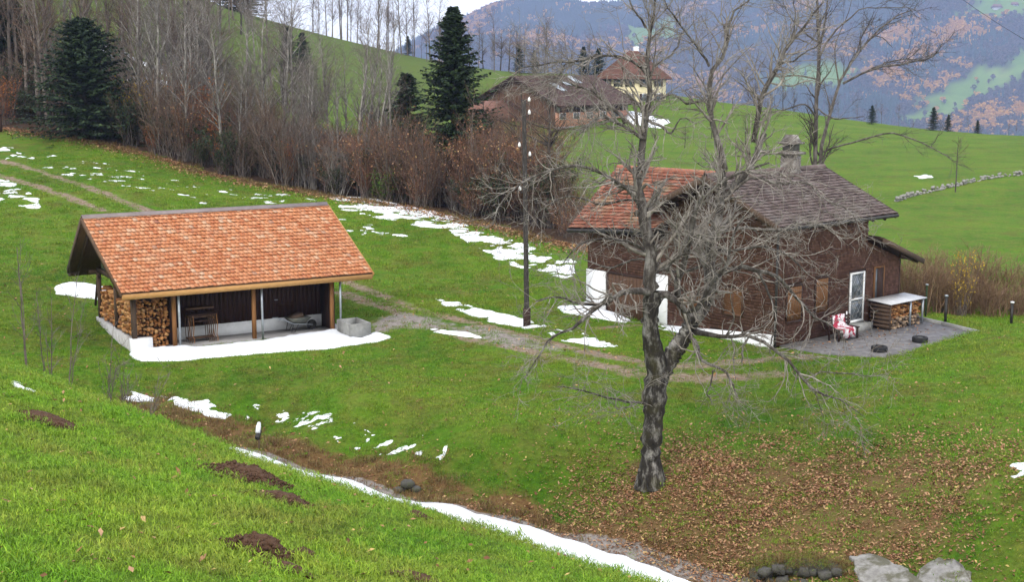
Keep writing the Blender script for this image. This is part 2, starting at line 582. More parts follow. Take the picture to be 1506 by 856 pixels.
M['porcelain'] = mat_noise('white porcelain', [(.3, (.75, .75, .75)), (.7, (.85, .85, .85))], 4, 3, .25, None, 0)
M['yellow_wall'] = mat_noise('pale yellow plaster', [(.25, (.70, .60, .36)), (.75, (.80, .71, .47))], 1.5, 5, .85)
M['pink_wall'] = mat_noise('salmon block wall', [(.25, (.55, .26, .17)), (.75, (.68, .36, .25))], 1.5, 5, .85)
M['barn_board'] = mat_pieces('brown barn board', [(0, (.075, .042, .028)), (.6, (.12, .066, .042)), (1, (.165, .095, .062))], .85)
M['soil'] = mat_noise('fresh brown soil', [(.2, (.035, .018, .010)), (.55, (.085, .045, .026)), (.85, (.15, .085, .05))], 25, 6, .95, None, .7, .02)
m, nt, b = newmat('snow')
n = noise(nt, 6, 6, .6, 'World'); r = ramp(nt, [(.3, (.70, .73, .78)), (.7, (.84, .86, .90))], n.outputs["Fac"])
nd = noise(nt, 2.2, 8, .75, 'World'); rd = ramp(nt, [(.62, (0, 0, 0)), (.8, (1, 1, 1))], nd.outputs["Fac"])
nt.links.new(mixc(nt, math_(nt, 'MULTIPLY', rd.outputs[0], .5), r.outputs[0], (.36, .33, .27)), b.inputs["Base Color"]); b.inputs["Roughness"].default_value = .7
bump(nt, b, n.outputs["Fac"], .5, .04); M['snow'] = m

# bark
def bark(name, dark, mid, light, lo=.45, hi=.62, moss=None):
    m, nt, b = newmat(name)
    n = noise(nt, 5, 6, .7, stretch=(1, 1, .45))
    r = ramp(nt, [(.3, dark), (lo, mid), (hi, light)], n.outputs["Fac"])
    col = r.outputs[0]
    g = N(nt, "ShaderNodeNewGeometry")
    rr = ramp(nt, [(0, (.7, .7, .7)), (1, (1.3, 1.3, 1.3))], g.outputs["Random Per Island"])
    col = mixc(nt, 1, col, rr.outputs[0], 'MULTIPLY')
    if moss:
        n3 = noise(nt, 1.6, 5, .6)
        r3 = ramp(nt, [(.5, (0, 0, 0)), (.62, (1, 1, 1))], n3.outputs["Fac"])
        col = mixc(nt, math_(nt, 'MULTIPLY', r3.outputs[0], .6), col, moss)
    nt.links.new(col, b.inputs["Base Color"])
    b.inputs["Roughness"].default_value = .9
    bump(nt, b, n.outputs["Fac"], .8, .03)
    return m
M['walnut_trunk'] = bark('walnut trunk bark', (.008, .007, .006), (.038, .033, .028), (.33, .315, .29), .50, .68, (.05, .045, .016))
M['walnut_limb'] = bark('walnut limb bark', (.016, .013, .011), (.062, .053, .046), (.25, .235, .215), .47, .68, (.045, .04, .03))
M['walnut_twig'] = bark('walnut twig bark', (.06, .05, .042), (.18, .157, .135), (.35, .325, .29), .44, .66)
M['bark_pale'] = bark('pale grey bark', (.06, .052, .045), (.16, .145, .128), (.34, .32, .29))
M['bark_brown'] = bark('brown grey bark', (.05, .04, .034), (.11, .09, .075), (.2, .17, .15))
M['bark_dark'] = bark('dark bark', (.02, .016, .013), (.05, .042, .036), (.11, .095, .085))
M['twig_brown'] = mat_pieces('brown twigs', [(0, (.06, .036, .024)), (.5, (.14, .088, .060)), (1, (.24, .165, .12))], .9, None, bstr=0)
M['twig_grey'] = mat_pieces('grey twigs', [(0, (.09, .075, .065)), (.5, (.16, .135, .12)), (1, (.25, .215, .19))], .9, None, bstr=0)
M['twig_red'] = mat_pieces('reddish twigs', [(0, (.11, .05, .032)), (.5, (.20, .095, .06)), (1, (.28, .15, .095))], .9, None, bstr=0)
M['twig_straw'] = mat_pieces('straw brown stems', [(0, (.14, .085, .05)), (.5, (.23, .14, .08)), (1, (.32, .22, .13))], .9, None, bstr=0)
M['needle'] = mat_pieces('dark green needles', [(0, (.008, .018, .008)), (.5, (.018, .038, .014)), (1, (.045, .075, .024))], .7, None, bstr=0)
M['needle_blue'] = mat_pieces('blue green needles', [(0, (.005, .013, .013)), (.5, (.010, .024, .021)), (1, (.022, .042, .035))], .7, None, bstr=0)
M['leaf_orange'] = mat_pieces('orange autumn leaves', [(0, (.22, .06, .02)), (.6, (.40, .12, .03)), (1, (.50, .24, .05))], .8, None, bstr=0)
M['leaf_yellow'] = mat_pieces('yellow autumn leaves', [(0, (.45, .28, .03)), (1, (.62, .45, .05))], .8, None, bstr=0)
M['leaf_green'] = mat_pieces('green leaves', [(0, (.03, .07, .01)), (1, (.10, .18, .02))], .8, None, bstr=0)
M['leaf_brown'] = mat_pieces('fallen brown leaves', [(0, (.10, .045, .022)), (.3, (.22, .10, .048)), (.6, (.34, .175, .088)), (.9, (.46, .28, .16)), (1, (.52, .38, .13))], .8, None, bstr=0)

# grass colour field shared by the ground and the blades
gg = bpy.data.node_groups.new('grass_colour', 'ShaderNodeTree')
gg.interface.new_socket('Color', in_out='OUTPUT', socket_type='NodeSocketColor')
go = gg.nodes.new('NodeGroupOutput')
gpos = N(gg, "ShaderNodeNewGeometry").outputs["Position"]
n1 = noise(gg, .16, 5, .6, vec=gpos)
n2 = noise(gg, 1.3, 5, .65, vec=gpos)
n3 = noise(gg, 7., 4, .6, vec=gpos)
c = ramp(gg, [(.3, (.055, .142, .008)), (.5, (.090, .200, .011)), (.7, (.140, .235, .018))], n1.outputs["Fac"]).outputs[0]
c = mixc(gg, ramp(gg, [(.40, (0, 0, 0)), (.72, (.9, .9, .9))], n2.outputs["Fac"]).outputs[0], c, (.17, .185, .035))
n4 = noise(gg, .45, 6, .7, vec=gpos)
c = mixc(gg, ramp(gg, [(.52, (0, 0, 0)), (.72, (.75, .75, .75))], n4.outputs["Fac"]).outputs[0], c, (.125, .105, .030))
c = mixc(gg, 1.0, c, ramp(gg, [(.25, (.62, .66, .6)), (.75, (1.3, 1.25, 1.2))], n3.outputs["Fac"]).outputs[0], 'MULTIPLY')
gg.links.new(c, go.inputs[0])
def grass_col(nt):
    g = nt.nodes.new("ShaderNodeGroup")
    g.node_tree = gg
    return g.outputs[0]

def attr(nt, name):
    a = nt.nodes.new("ShaderNodeAttribute")
    a.attribute_name = name
    return a.outputs["Fac"]

m, nt, b = newmat('meadow ground')
col = mixc(nt, 1.0, grass_col(nt), (.8, .8, .8), 'MULTIPLY')
fine = noise(nt, 14, 6, .7, 'World')
mid = noise(nt, 2.2, 6, .65, 'World')
def masked(col, name, stops, sc=9):
    n = noise(nt, sc, 6, .7, 'World')
    c2 = ramp(nt, stops, n.outputs["Fac"]).outputs[0]
    f = math_(nt, 'ADD', attr(nt, name), math_(nt, 'MULTIPLY', math_(nt, 'SUBTRACT', mid.outputs["Fac"], .5), .9))
    f = math_(nt, 'MULTIPLY', ramp(nt, [(.38, (0, 0, 0)), (.62, (1, 1, 1))], f).outputs[0], ramp(nt, [(.0, (0, 0, 0)), (.1, (1, 1, 1))], attr(nt, name)).outputs[0])
    return mixc(nt, f, col, c2)
col = mixc(nt, attr(nt, 'faded'), col, (.085, .115, .03))
col = masked(col, 'dry', [(.25, (.07, .035, .015)), (.5, (.15, .085, .035)), (.75, (.19, .15, .05))])
col = masked(col, 'litter', [(.3, (.09, .055, .02)), (.5, (.15, .10, .04)), (.75, (.24, .15, .08))], 20)
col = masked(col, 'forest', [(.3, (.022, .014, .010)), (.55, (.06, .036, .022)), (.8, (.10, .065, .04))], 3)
col = masked(col, 'track', [(.3, (.13, .09, .055)), (.5, (.23, .17, .12)), (.72, (.34, .29, .23))], 6)
col = masked(col, 'gravel', [(.3, (.15, .125, .11)), (.5, (.25, .22, .20)), (.72, (.36, .33, .30))], 6)
nt.links.new(col, b.inputs["Base Color"])
b.inputs["Roughness"].default_value = .95
b.inputs["Specular IOR Level"].default_value = .1
bump(nt, b, fine.outputs["Fac"], .8, .06)
M['ground'] = m

def blade_mat(name, tint, dry=None):
    m, nt, b = newmat(name)
    g = N(nt, "ShaderNodeNewGeometry")
    if dry is None:
        col = grass_col(nt)
        r = ramp(nt, [(0, (.75, .8, .7)), (.7, (1.25, 1.25, 1.1)), (.93, (1.7, 1.5, 1.4)), (1, (2.3, 1.6, 2.2))], g.outputs["Random Per Island"])
        col = mixc(nt, 1, col, r.outputs[0], 'MULTIPLY')
        col = mixc(nt, 1, col, tint, 'MULTIPLY')
    else:
        col = ramp(nt, dry, g.outputs["Random Per Island"]).outputs[0]
    nt.links.new(col, b.inputs["Base Color"])
    b.inputs["Roughness"].default_value = .6
    b.inputs["Specular IOR Level"].default_value = .2
    return m
M['blade'] = blade_mat('grass blade', (1.15, 1.15, 1.1))
M['blade_near'] = blade_mat('near grass blade', (1.32, 1.34, 1.2))
M['blade_dry'] = blade_mat('dry grass blade', None, [(0, (.07, .035, .015)), (.5, (.17, .10, .04)), (.8, (.24, .18, .07)), (1, (.10, .12, .03))])
# ------------------------------------------------------------------ ground masks (world positions)
TRK = [(hits(l), w) for l, w in [
    ([(-60, 222), (0, 236), (60, 252), (120, 272), (180, 296), (235, 316)], .45),
    ([(-60, 240), (0, 258), (50, 272), (110, 294), (150, 310)], .45),
    ([(505, 413), (545, 428), (590, 446), (640, 462), (700, 476), (760, 492), (830, 510), (900, 525), (980, 540)], .38),
    ([(500, 430), (530, 441), (575, 455), (620, 475), (690, 500), (760, 512), (840, 530), (930, 548)], .42),
    ([(870, 484), (905, 480), (945, 478)], .25),
    ([(930, 548), (1000, 556), (1070, 556), (1140, 550)], .7),
    ([(980, 540), (1050, 535), (1120, 530), (1200, 524)], .55)]]
GRV = [[p[:2] for p in hits([(515, 500), (548, 466), (600, 456), (660, 470), (720, 492), (780, 512), (740, 514), (690, 496), (640, 486), (590, 486)])],
       [p[:2] for p in hits([(640, 470), (720, 478), (800, 500), (870, 520), (800, 522), (720, 505)])]]
STREAM = hits([(345, 660), (480, 702), (610, 740), (700, 760), (760, 768), (860, 796), (940, 815), (1050, 850), (1110, 865)])
BANKL = hits([(200, 595), (260, 610), (340, 637), (430, 668), (520, 695), (600, 720), (680, 745), (760, 760)])
FOREST_EDGE = [p[:2] for p in hits([(-200, 178), (0, 188), (100, 200), (215, 225), (300, 252), (430, 278), (600, 303), (720, 330), (800, 350), (850, 362)])]
TREE = hit(957, 712)
_fe = np.array(FOREST_EDGE)

def edge_y(x):
    return np.interp(x, _fe[np.argsort(_fe[:, 0]), 0], _fe[np.argsort(_fe[:, 0]), 1])

def masks(x, y):
    m = {}
    t = np.zeros(np.shape(x))
    for l, w in TRK:
        d = line_d(x, y, l)
        t = np.maximum(t, sstep(w * 1.8, w * .3, d) * (.42 + .5 * fbm(x * .8, y * .8, 3, 5)))
    m['track'] = t
    g = np.zeros(np.shape(x))
    for p in GRV:
        g = np.maximum(g, sstep(-.7, 1.0, poly_sd(x, y, p)) * (.5 + .55 * fbm(x * .6, y * .6, 3, 6)))
    d = line_d(x, y, STREAM)
    g = np.maximum(g, sstep(.5, .2, d) * .8)
    m['gravel'] = g
    # leaf litter under and beside the walnut
    lx, ly = (x - TREE[0] - 2.6), (y - TREE[1] + 1.0)
    r = np.sqrt((lx / np.where(lx > 0, 8.6, 6.8)) ** 2 + (ly / np.where(ly > 0, 4.6, 5.5)) ** 2)
    m['litter'] = sstep(1.35, .35, r) * .62
    dry = sstep(1.8, .3, line_d(x, y, BANKL)) * (.55 + .45 * fbm(x * .9, y * .9, 3, 8))
    dry = np.maximum(dry, sstep(1.3, .3, line_d(x, y, STREAM)) * .85)
    ef = edge_y(x) - y
    inx = sstep(24, 12, x)
    dry = np.maximum(dry, sstep(2.2, .2, ef) * sstep(-4, -1, -np.abs(ef) + 1) * inx * .8)
    s, dn = near_sd(x, y)
    dry = dry * sstep(8.0, 10.0, dn)
    m['dry'] = dry
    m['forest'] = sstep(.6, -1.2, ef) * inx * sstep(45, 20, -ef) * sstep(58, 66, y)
    m['faded'] = sstep(120, 210, y) * sstep(20, -20, x) * .75
    return m

# ------------------------------------------------------------------ ground sheet
def ground_sheet():
    az = np.radians(np.arange(-46, 46.01, .145))
    rr = [3.0]
    while rr[-1] < 460:
        rr.append(rr[-1] * 1.0074)
    rr = np.array(rr + [520, 650, 900, 1300, 2000, 3200])
    A, Rr = np.meshgrid(az, rr)
    x, y = Rr * np.sin(A), Rr * np.cos(A)
    z = hz(x, y)
    na, nr = len(az), len(rr)
    i = np.arange(nr - 1)[:, None] * na
    j = np.arange(na - 1)[None]
    F = np.stack([i + j, i + j + 1, i + na + j + 1, i + na + j], -1).reshape(-1, 4)
    b = MB().add(np.stack([x, y, z], -1).reshape(-1, 3), F)
    o = b.build('ground', M['ground'], None, True)
    o['kind'] = 'structure'
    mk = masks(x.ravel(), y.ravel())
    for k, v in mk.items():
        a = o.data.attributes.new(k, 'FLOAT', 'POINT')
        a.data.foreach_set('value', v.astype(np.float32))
    return o
ground = ground_sheet()

# ------------------------------------------------------------------ far mountain
MSKY = [(-700, 300), (200, 120), (500, 125), (560, 95), (600, 75), (640, 53), (680, 34), (735, 20), (780, 10), (830, 10), (870, 12), (905, 9), (950, 4), (1000, -25), (1100, -90), (1250, -150), (1400, -190), (1600, -230), (2400, -300)]
Y0, Y1 = 2500.0, 4300.0
_mx = np.array([(a - 753) / FPX * Y1 for a, b in MSKY])
_mz = np.array([at_y(a, b, Y1)[2] for a, b in MSKY])
def mount_h(x, y):
    top = np.interp(x, _mx, _mz)
    t = (y - Y0) / (Y1 - Y0)
    rid = (fbm((x + y * .55) / 420., (y - x * .2) / 900., 4, 21) - .5)
    prof = np.where(t < 1, sstep(-.25, 1.12, t) * 1.0, 1.0 - (t - 1) * .6)
    low = -230.0
    h = low + (top - low) * prof / float(sstep(-.25, 1.12, 1.0))
    amp = np.clip(1 - np.abs(t - 1) * 6, 0, 1)
    h = h + rid * 190 * np.clip(t * 4, 0, 1) * (1 - amp) * np.clip((1.15 - t) * 3, .0, 1)
    return h + (fbm(x / 60., y / 60., 2, 31) - .5) * 10 * amp
def mhit(px, py):
    d = ray(px, py)
    t = np.arange(2300, 5200, 6.0) / d[1]
    P = CAM[None] + d[None] * t[:, None]
    g = P[:, 2] - mount_h(P[:, 0], P[:, 1])
    i = int(np.argmax(g < 0)) if (g < 0).any() else len(g) - 1
    return P[i]
MEADOWS = [[mhit(*p)[:2] for p in l] for l in [
    [(1325, 178), (1365, 140), (1420, 112), (1465, 95), (1506, 62), (1600, 40), (1600, 105), (1506, 112), (1470, 130), (1425, 150), (1395, 176)],
    [(1375, 28), (1420, 8), (1506, -15), (1600, -25), (1600, 15), (1506, 22), (1440, 26)],
    [(1130, 115), (1180, 95), (1260, 100), (1235, 130), (1150, 140)],
    [(905, 60), (950, 28), (1010, 25), (1000, 60), (940, 75)]]]
LARCH = [[mhit(*p)[:2] for p in l] for l in [
    [(1340, 70), (1385, 40), (1450, 28), (1440, 55), (1380, 75)], [(1375, 125), (1400, 105), (1420, 108), (1400, 135)],
    [(1275, 120), (1320, 95), (1330, 115), (1290, 140)], [(1440, 175), (1480, 150), (1540, 140), (1540, 185), (1450, 190)],
    [(1330, 62), (1290, 90), (1330, 92), (1370, 75)], [(1280, 55), (1320, 40), (1340, 60), (1300, 75)]]]
DARKF = [[mhit(*p)[:2] for p in l] for l in [
    [(735, 20), (790, 8), (900, 9), (960, 8), (930, 40), (820, 55), (740, 60)], [(1430, 82), (1445, 80), (1445, 100), (1430, 102)],
    [(1405, 50), (1440, 40), (1440, 70), (1400, 75)], [(1345, 110), (1370, 100), (1370, 130), (1345, 135)], [(1090, 40), (1180, 30), (1150, 70), (1080, 80)]]]
def in_any(x, y, L, soft):
    d = np.full(np.shape(x), -1e9)
    for p in L:
        d = np.maximum(d, poly_sd(x, y, p))
    return d + (fbm(x / 50., y / 50., 3, 41) - .5) * soft
def mountain():
    xs = np.arange(-3600, 4600.1, 24)
    ys = np.arange(2150, 5400.1, 24)
    X, Y = np.meshgrid(xs, ys)
    Z = mount_h(X, Y)
    nx = len(xs)
    i = np.arange(len(ys) - 1)[:, None] * nx
    j = np.arange(nx - 1)[None]
    F = np.stack([i + j, i + j + 1, i + nx + j + 1, i + nx + j], -1).reshape(-1, 4)
    o = MB().add(np.stack([X, Y, Z], -1).reshape(-1, 3), F).build('mountain', M['mountain'], None, True)
    o['kind'] = 'structure'
    a = o.data.attributes.new('open', 'FLOAT', 'POINT')
    a.data.foreach_set('value', sstep(-26, 26, in_any(X.ravel(), Y.ravel(), MEADOWS, 110)).astype(np.float32))
    # forest: real small trees standing on the slope
    rs = R_(5)
    n = 150000
    x = rs.uniform(-900, 2300, n)
    y = rs.uniform(2450, 4500, n)
    vis = (x > -.13 * y) & (x < .43 * y)
    x, y = x[vis], y[vis]
    mead = in_any(x, y, MEADOWS, 110)
    keep = mead < rs.uniform(-30, 16, len(x))
    keep |= rs.rand(len(x)) < .02
    x, y = x[keep], y[keep]
    lar = in_any(x, y, LARCH, 150) + rs.normal(0, 26, len(x)) > 0
    nz = fbm(x / 140., y / 140., 4, 51)
    drk = (in_any(x, y, DARKF, 80) + rs.uniform(-30, 30, len(x)) > 0) | (nz + rs.normal(0, .05, len(x)) > .60)
    lar |= (nz + rs.normal(0, .04, len(x)) < .36) & (rs.rand(len(x)) < .5)
    kind = np.where(lar, 1, np.where(drk, 2, 0))
    z = mount_h(x, y) - 1
    return x, y, z, kind, rs
m, nt, b = newmat('far slope')
nn = noise(nt, .012, 6, .7, 'World')
c0 = ramp(nt, [(.3, (.035, .028, .025)), (.7, (.075, .058, .045))], nn.outputs["Fac"]).outputs[0]
c1 = ramp(nt, [(.25, (.09, .17, .025)), (.55, (.15, .235, .04)), (.8, (.23, .26, .08))], nn.outputs["Fac"]).outputs[0]
nt.links.new(mixc(nt, attr(nt, 'open'), c0, c1), b.inputs["Base Color"]); b.inputs["Roughness"].default_value = 1; b.inputs["Specular IOR Level"].default_value = 0
M['mountain'] = m
mtx, mty, mtz, mtk, _rs = mountain()

# instance scatter by geometry nodes: points carry rot, scl, idx
def scatter(name, P, rot, scl, idx, protos, label=None, cat=None):
    me = bpy.data.meshes.new(name)
    me.vertices.add(len(P))
    me.vertices.foreach_set("co", np.asarray(P, np.float32).ravel())
    for nm, tp, arr, key in (('rot', 'FLOAT_VECTOR', rot, 'vector'), ('scl', 'FLOAT_VECTOR', scl, 'vector'), ('idx', 'INT', idx, 'value')):
        a = me.attributes.new(nm, tp, 'POINT')
        a.data.foreach_set(key, np.asarray(arr, np.int32 if tp == 'INT' else np.float32).ravel())
    me.update()
    o = link(name, me)
    o['kind'] = 'stuff'
    ng = bpy.data.node_groups.new(name + '_scatter', 'GeometryNodeTree')
    ng.interface.new_socket('Geometry', in_out='INPUT', socket_type='NodeSocketGeometry')
    ng.interface.new_socket('Geometry', in_out='OUTPUT', socket_type='NodeSocketGeometry')
    gi, gout = ng.nodes.new('NodeGroupInput'), ng.nodes.new('NodeGroupOutput')
    iop = ng.nodes.new('GeometryNodeInstanceOnPoints')
    jn = ng.nodes.new('GeometryNodeJoinGeometry')
    infos = []
    for p in protos:
        oi = ng.nodes.new('GeometryNodeObjectInfo')
        oi.inputs['Object'].default_value = p
        oi.inputs['As Instance'].default_value = True
        infos.append(oi)
    for oi in infos[::-1]:
        ng.links.new(oi.outputs['Geometry'], jn.inputs[0])
    def na(nm, dt):
        a = ng.nodes.new('GeometryNodeInputNamedAttribute')
        a.data_type = dt
        a.inputs['Name'].default_value = nm
        return a.outputs['Attribute']
    ng.links.new(gi.outputs[0], iop.inputs['Points'])
    ng.links.new(jn.outputs[0], iop.inputs['Instance'])
    iop.inputs['Pick Instance'].default_value = True
    ng.links.new(na('idx', 'INT'), iop.inputs['Instance Index'])
    e2r = ng.nodes.new('FunctionNodeEulerToRotation')
    ng.links.new(na('rot', 'FLOAT_VECTOR'), e2r.inputs[0])
    ng.links.new(e2r.outputs[0], iop.inputs['Rotation'])
    ng.links.new(na('scl', 'FLOAT_VECTOR'), iop.inputs['Scale'])
    ng.links.new(iop.outputs[0], gout.inputs[0])
    md = o.modifiers.new('scatter', 'NODES')
    md.node_group = ng
    return o

def proto(name, me):
    return bpy.data.objects.new(name, me)

def far_tree_mesh(kind, seed):
    rs = R_(seed)
    b = MB()
    if kind == 2:     # conifer: stacked ragged skirts
        k = 7
        for t in range(4):
            z0, z1 = .08 + t * .22, .08 + t * .22 + .36
            r = .24 * (1 - t * .21)
            a = np.arange(k) * 2 * PI / k + rs.rand()
            ring = np.stack([np.cos(a) * r * rs.uniform(.7, 1.2, k), np.sin(a) * r * rs.uniform(.7, 1.2, k), z0 + rs.uniform(-.05, .03, k)], 1)
            V = np.vstack([ring, [[0, 0, z1]]])
            b.add(V, [[i, (i + 1) % k, k] for i in range(k)])
    else:             # broad crown of ragged twig sprays
        for t in range(16):
            d = rs.normal(0, 1, 3)
            d /= np.linalg.norm(d)
            c = np.array([0, 0, .58]) + d * np.array([.24, .24, .32]) * rs.uniform(.35, 1)
            for q in range(3):
                e = rs.normal(0, 1, 3)
                f = rs.normal(0, 1, 3)
                e *= .13 / np.linalg.norm(e)
                f *= .10 / np.linalg.norm(f)
                b.add([c - e, c + f, c + e, c - f], [[0, 1, 2, 3]])
        b.bar((0, 0, 0), (0, 0, .6), .025)
    return b
M['far_bare'] = mat_pieces('far bare crowns', [(0, (.045, .032, .028)), (.5, (.10, .07, .055)), (1, (.19, .13, .095))], 1, None, bstr=0)
M['far_larch'] = mat_pieces('far orange larches', [(0, (.45, .20, .02)), (.6, (.66, .33, .03)), (1, (.72, .45, .06))], 1, None, bstr=0)
_pr = [proto('far_crown', far_tree_mesh(0, i).mesh('far_crown', M['far_bare'])) for i in (1, 2)] + \
      [proto('far_larch', far_tree_mesh(1, 3).mesh('far_larch', M['far_larch']))] + \
      [proto('far_conifer', far_tree_mesh(2, i).mesh('far_conifer', M['needle_blue'])) for i in (4, 5)]
n = len(mtx)
s = _rs.uniform(11, 21, n)
idx = np.where(mtk == 0, _rs.randint(0, 2, n), np.where(mtk == 1, 2, 3 + _rs.randint(0, 2, n)))
s = np.where(mtk == 2, s * 1.3, s)
w = np.where(mtk == 2, 1.0, 1.25)
scatter('mountain_forest', np.stack([mtx, mty, mtz], 1), np.stack([0 * s, 0 * s, _rs.uniform(0, 6.28, n)], 1), np.stack([s * w, s * w, s], 1), idx, _pr)

# tiny white farmhouse on the far slope
P = mhit(1466, 12)
t = thing('distant_house', 'tiny white house with brown roof high on the far mountain meadow', 'house', P, .4)
MB().box(-9, 9, -6, 6, -4, 3.6).build('wall', M['white_wall'], t)
MB().prism([(-11, -9, 2.6), (-11, 9, 2.6), (-11, 0, 11)], (22, 0, 0)).build('roof', M['tile_far_red'], t)
P = mhit(1492, 8)
t = thing('distant_house', 'tiny pale house at the upper right edge on the far mountain meadow', 'house', P, .2)
MB().box(-6, 6, -5, 5, -4, 3).build('wall', M['white_wall'], t)
MB().prism([(-8, -7.5, 2.2), (-8, 7.5, 2.2), (-8, 0, 9)], (16, 0, 0)).build('roof', M['tile_far_red'], t)

# ------------------------------------------------------------------ snow lying on the ground
SNOWS = []
def snow(poly_px, th=.10, cover=1.0, label=None, seed=0, g=.11, nscale=.9, stretch=3.5, edge=.35, angle=None, world_poly=None):
    """cover 1: closed patch with a ragged rim; cover < 1: melting into shreds"""
    P = np.array(world_poly if world_poly is not None else [h[:2] for h in hits(poly_px)])
    lo, hi = P.min(0) - .5, P.max(0) + .5
    xs = np.arange(lo[0], hi[0], g)
    ys = np.arange(lo[1], hi[1], g)
    X, Y = np.meshgrid(xs, ys)
    thr = [0.5]
    if cover < 1:
        nq = fbm(X * nscale / stretch, Y * nscale, 5, 70 + seed, .6)
        thr[0] = float(np.quantile(nq, 1 - cover))
    def f(x, y):
        sd = poly_sd(x, y, P)
        sd = sd + (fbm(x * 1.4, y * 1.4, 4, 60 + seed) - .5) * edge * 2
        if cover < 1:
            cx, cy_ = x, y
            nz = fbm(cx * nscale / stretch, cy_ * nscale, 5, 70 + seed, .6)
            sd = np.minimum(sd, (nz - thr[0]) * 1.6 / nscale)
        return sd
    D = f(X, Y)
    Hh = np.where(D > 0, th * (1 - np.exp(-np.maximum(D, 0) / .22)) + .03 * np.minimum(D / .05, 1), np.maximum(D * 1.2, -.12))
    Hh = Hh + np.where(D > 0, (fbm(X * 2.5, Y * 2.5, 3, 80 + seed) - .5) * th * .6, 0)
    Z = hz(X, Y) + Hh
    nx, ny = len(xs), len(ys)
    keep = np.zeros((ny - 1, nx - 1), bool)
    pos = D > 0
    keep = pos[:-1, :-1] | pos[1:, :-1] | pos[:-1, 1:] | pos[1:, 1:]
    i, j = np.nonzero(keep)
    if len(i) == 0:
        return None
    F = np.stack([i * nx + j, i * nx + j + 1, (i + 1) * nx + j + 1, (i + 1) * nx + j], 1)
    used = np.unique(F)
    mp = np.full(nx * ny, -1)
    mp[used] = np.arange(len(used))
    V = np.stack([X, Y, Z], -1).reshape(-1, 3)[used]
    o = MB().add(V, mp[F]).build('snow', M['snow'], None, True)
    o['kind'] = 'stuff'
    if label:
        o['label'] = label
    SNOWS.append((lo, hi, f))
    return o
def snow_at(x, y):
    r = np.full(np.shape(x), -9.0)
    for lo, hi, f in SNOWS:
        k = (x > lo[0]) & (x < hi[0]) & (y > lo[1]) & (y < hi[1])
        if k.any():
            r[k] = np.maximum(r[k], f(x[k], y[k]))
    return r

snow([(190, 520), (205, 513), (300, 512), (380, 504), (440, 495), (500, 487), (530, 499), (552, 490), (577, 497), (560, 502), (480, 514), (380, 521), (280, 530), (205, 532), (192, 528)], .14, 1, 'long white strip of snow in front of the wood shed', 1, .07, edge=.12)
snow([(78, 424), (100, 416), (140, 420), (160, 425), (200, 436), (160, 444), (110, 437), (82, 432)], .14, 1, 'white snow bank behind the left end of the wood shed', 2, .1, edge=.15)
_u = [(338, 659), (400, 676), (480, 700), (540, 717), (605, 738), (700, 757), (780, 775), (860, 800), (941, 829), (1040, 862)]
_wd = [.4, .45, .5, .55, .6, .8, 1.0, 1.15, 1.2, 1.2]
_a = [at_z(a, b, float(hit(a, b)[2]) if near_sd(*hit(a, b)[:2])[1] > 6 else -1.6) for a, b in _u]
_poly = [p[:2] for p in _a] + [p[:2] - np.array([.25, .97]) * w * 1.6 for p, w in list(zip(_a, _wd))[::-1]]
snow(None, .05, 1, 'long white band of snow along the stream below the near slope', 3, .06, edge=.14, world_poly=_poly)
snow([(818, 452), (850, 452), (890, 458), (926, 472), (918, 475), (870, 468), (830, 461)], .14, 1, 'white snow bank against the left wing of the brown house', 4, .07, edge=.12)
snow([(640, 440), (680, 447), (720, 458), (770, 470), (802, 480), (770, 484), (720, 474), (680, 460), (650, 448)], .1, .78, 'ragged snow along the track left of the utility pole', 5, .05, 1.7, 1.3, .2)
snow([(800, 484), (850, 488), (900, 505), (920, 513), (880, 513), (820, 500)], .08, .55, 'ragged snow along the track right of the utility pole', 6, .05, 1.8, 1.3, .2)
snow([(605, 482), (640, 484), (690, 490), (725, 501), (660, 493)], .06, .6, 'thin snow line on the gravel beside the track', 7, .05, 2.2, 1.4, .12)
snow([(480, 288), (540, 291), (600, 303), (680, 323), (690, 338), (620, 334), (560, 322), (500, 308)], .05, .52, 'shredded snow below the wood edge at the top of the meadow', 8, .08, 1.7, 1.6, .3)
snow([(655, 336), (720, 343), (760, 354), (845, 385), (842, 410), (790, 402), (740, 384), (690, 360)], .05, .55, 'shredded snow on the meadow behind the utility pole', 9, .07, 1.7, 1.5, .3)
snow([(300, 275), (420, 285), (490, 300), (480, 318), (600, 345), (580, 355), (460, 332), (380, 300)], .03, .09, None, 10, .07, 2.2, 1.8)
snow([(20, 222), (110, 232), (240, 260), (330, 283), (300, 300), (160, 270), (60, 250)], .03, .06, None, 11, .08, 2.0, 1.8)
snow([(-30, 258), (20, 268), (60, 290), (55, 306), (0, 298), (-40, 286)], .05, .36, 'shredded snow beside the wheel ruts at the left edge', 12, .08, 1.6, 1.5)
snow([(-30, 213), (25, 216), (45, 230), (10, 234), (-30, 226)], .04, .2, None, 13, .08, 1.6, 1.5)
snow([(158, 573), (190, 575), (230, 585), (228, 592), (180, 589)], .06, .6, 'small snow remnants on the bank below the shed beside the bare shrub', 14, .04, 2.0, 1.3, .15)
snow([(234, 582), (300, 586), (336, 590), (338, 602), (374, 612), (366, 624), (310, 614), (270, 604)], .05, .52, 'star shaped snow remnants on the bank below the shed', 15, .04, 1.7, 1.3, .2)
snow([(372, 594), (430, 602), (520, 620), (560, 642), (650, 636), (664, 652), (650, 676), (560, 668), (480, 642), (400, 620)], .05, .17, None, 16, .03, 3.0, 1.5, .2)
snow([(1436, 682), (1530, 680), (1530, 712), (1450, 710)], .03, .20, 'thin snow remnants on the meadow at the right edge', 17, .03, 3.0, 1.6, .2)
snow([(15, 562), (30, 564), (58, 574), (50, 577), (22, 569)], .04, .7, 'thin snow scrap near the crest of the near slope', 18, .02, 3, 1.5, .03)
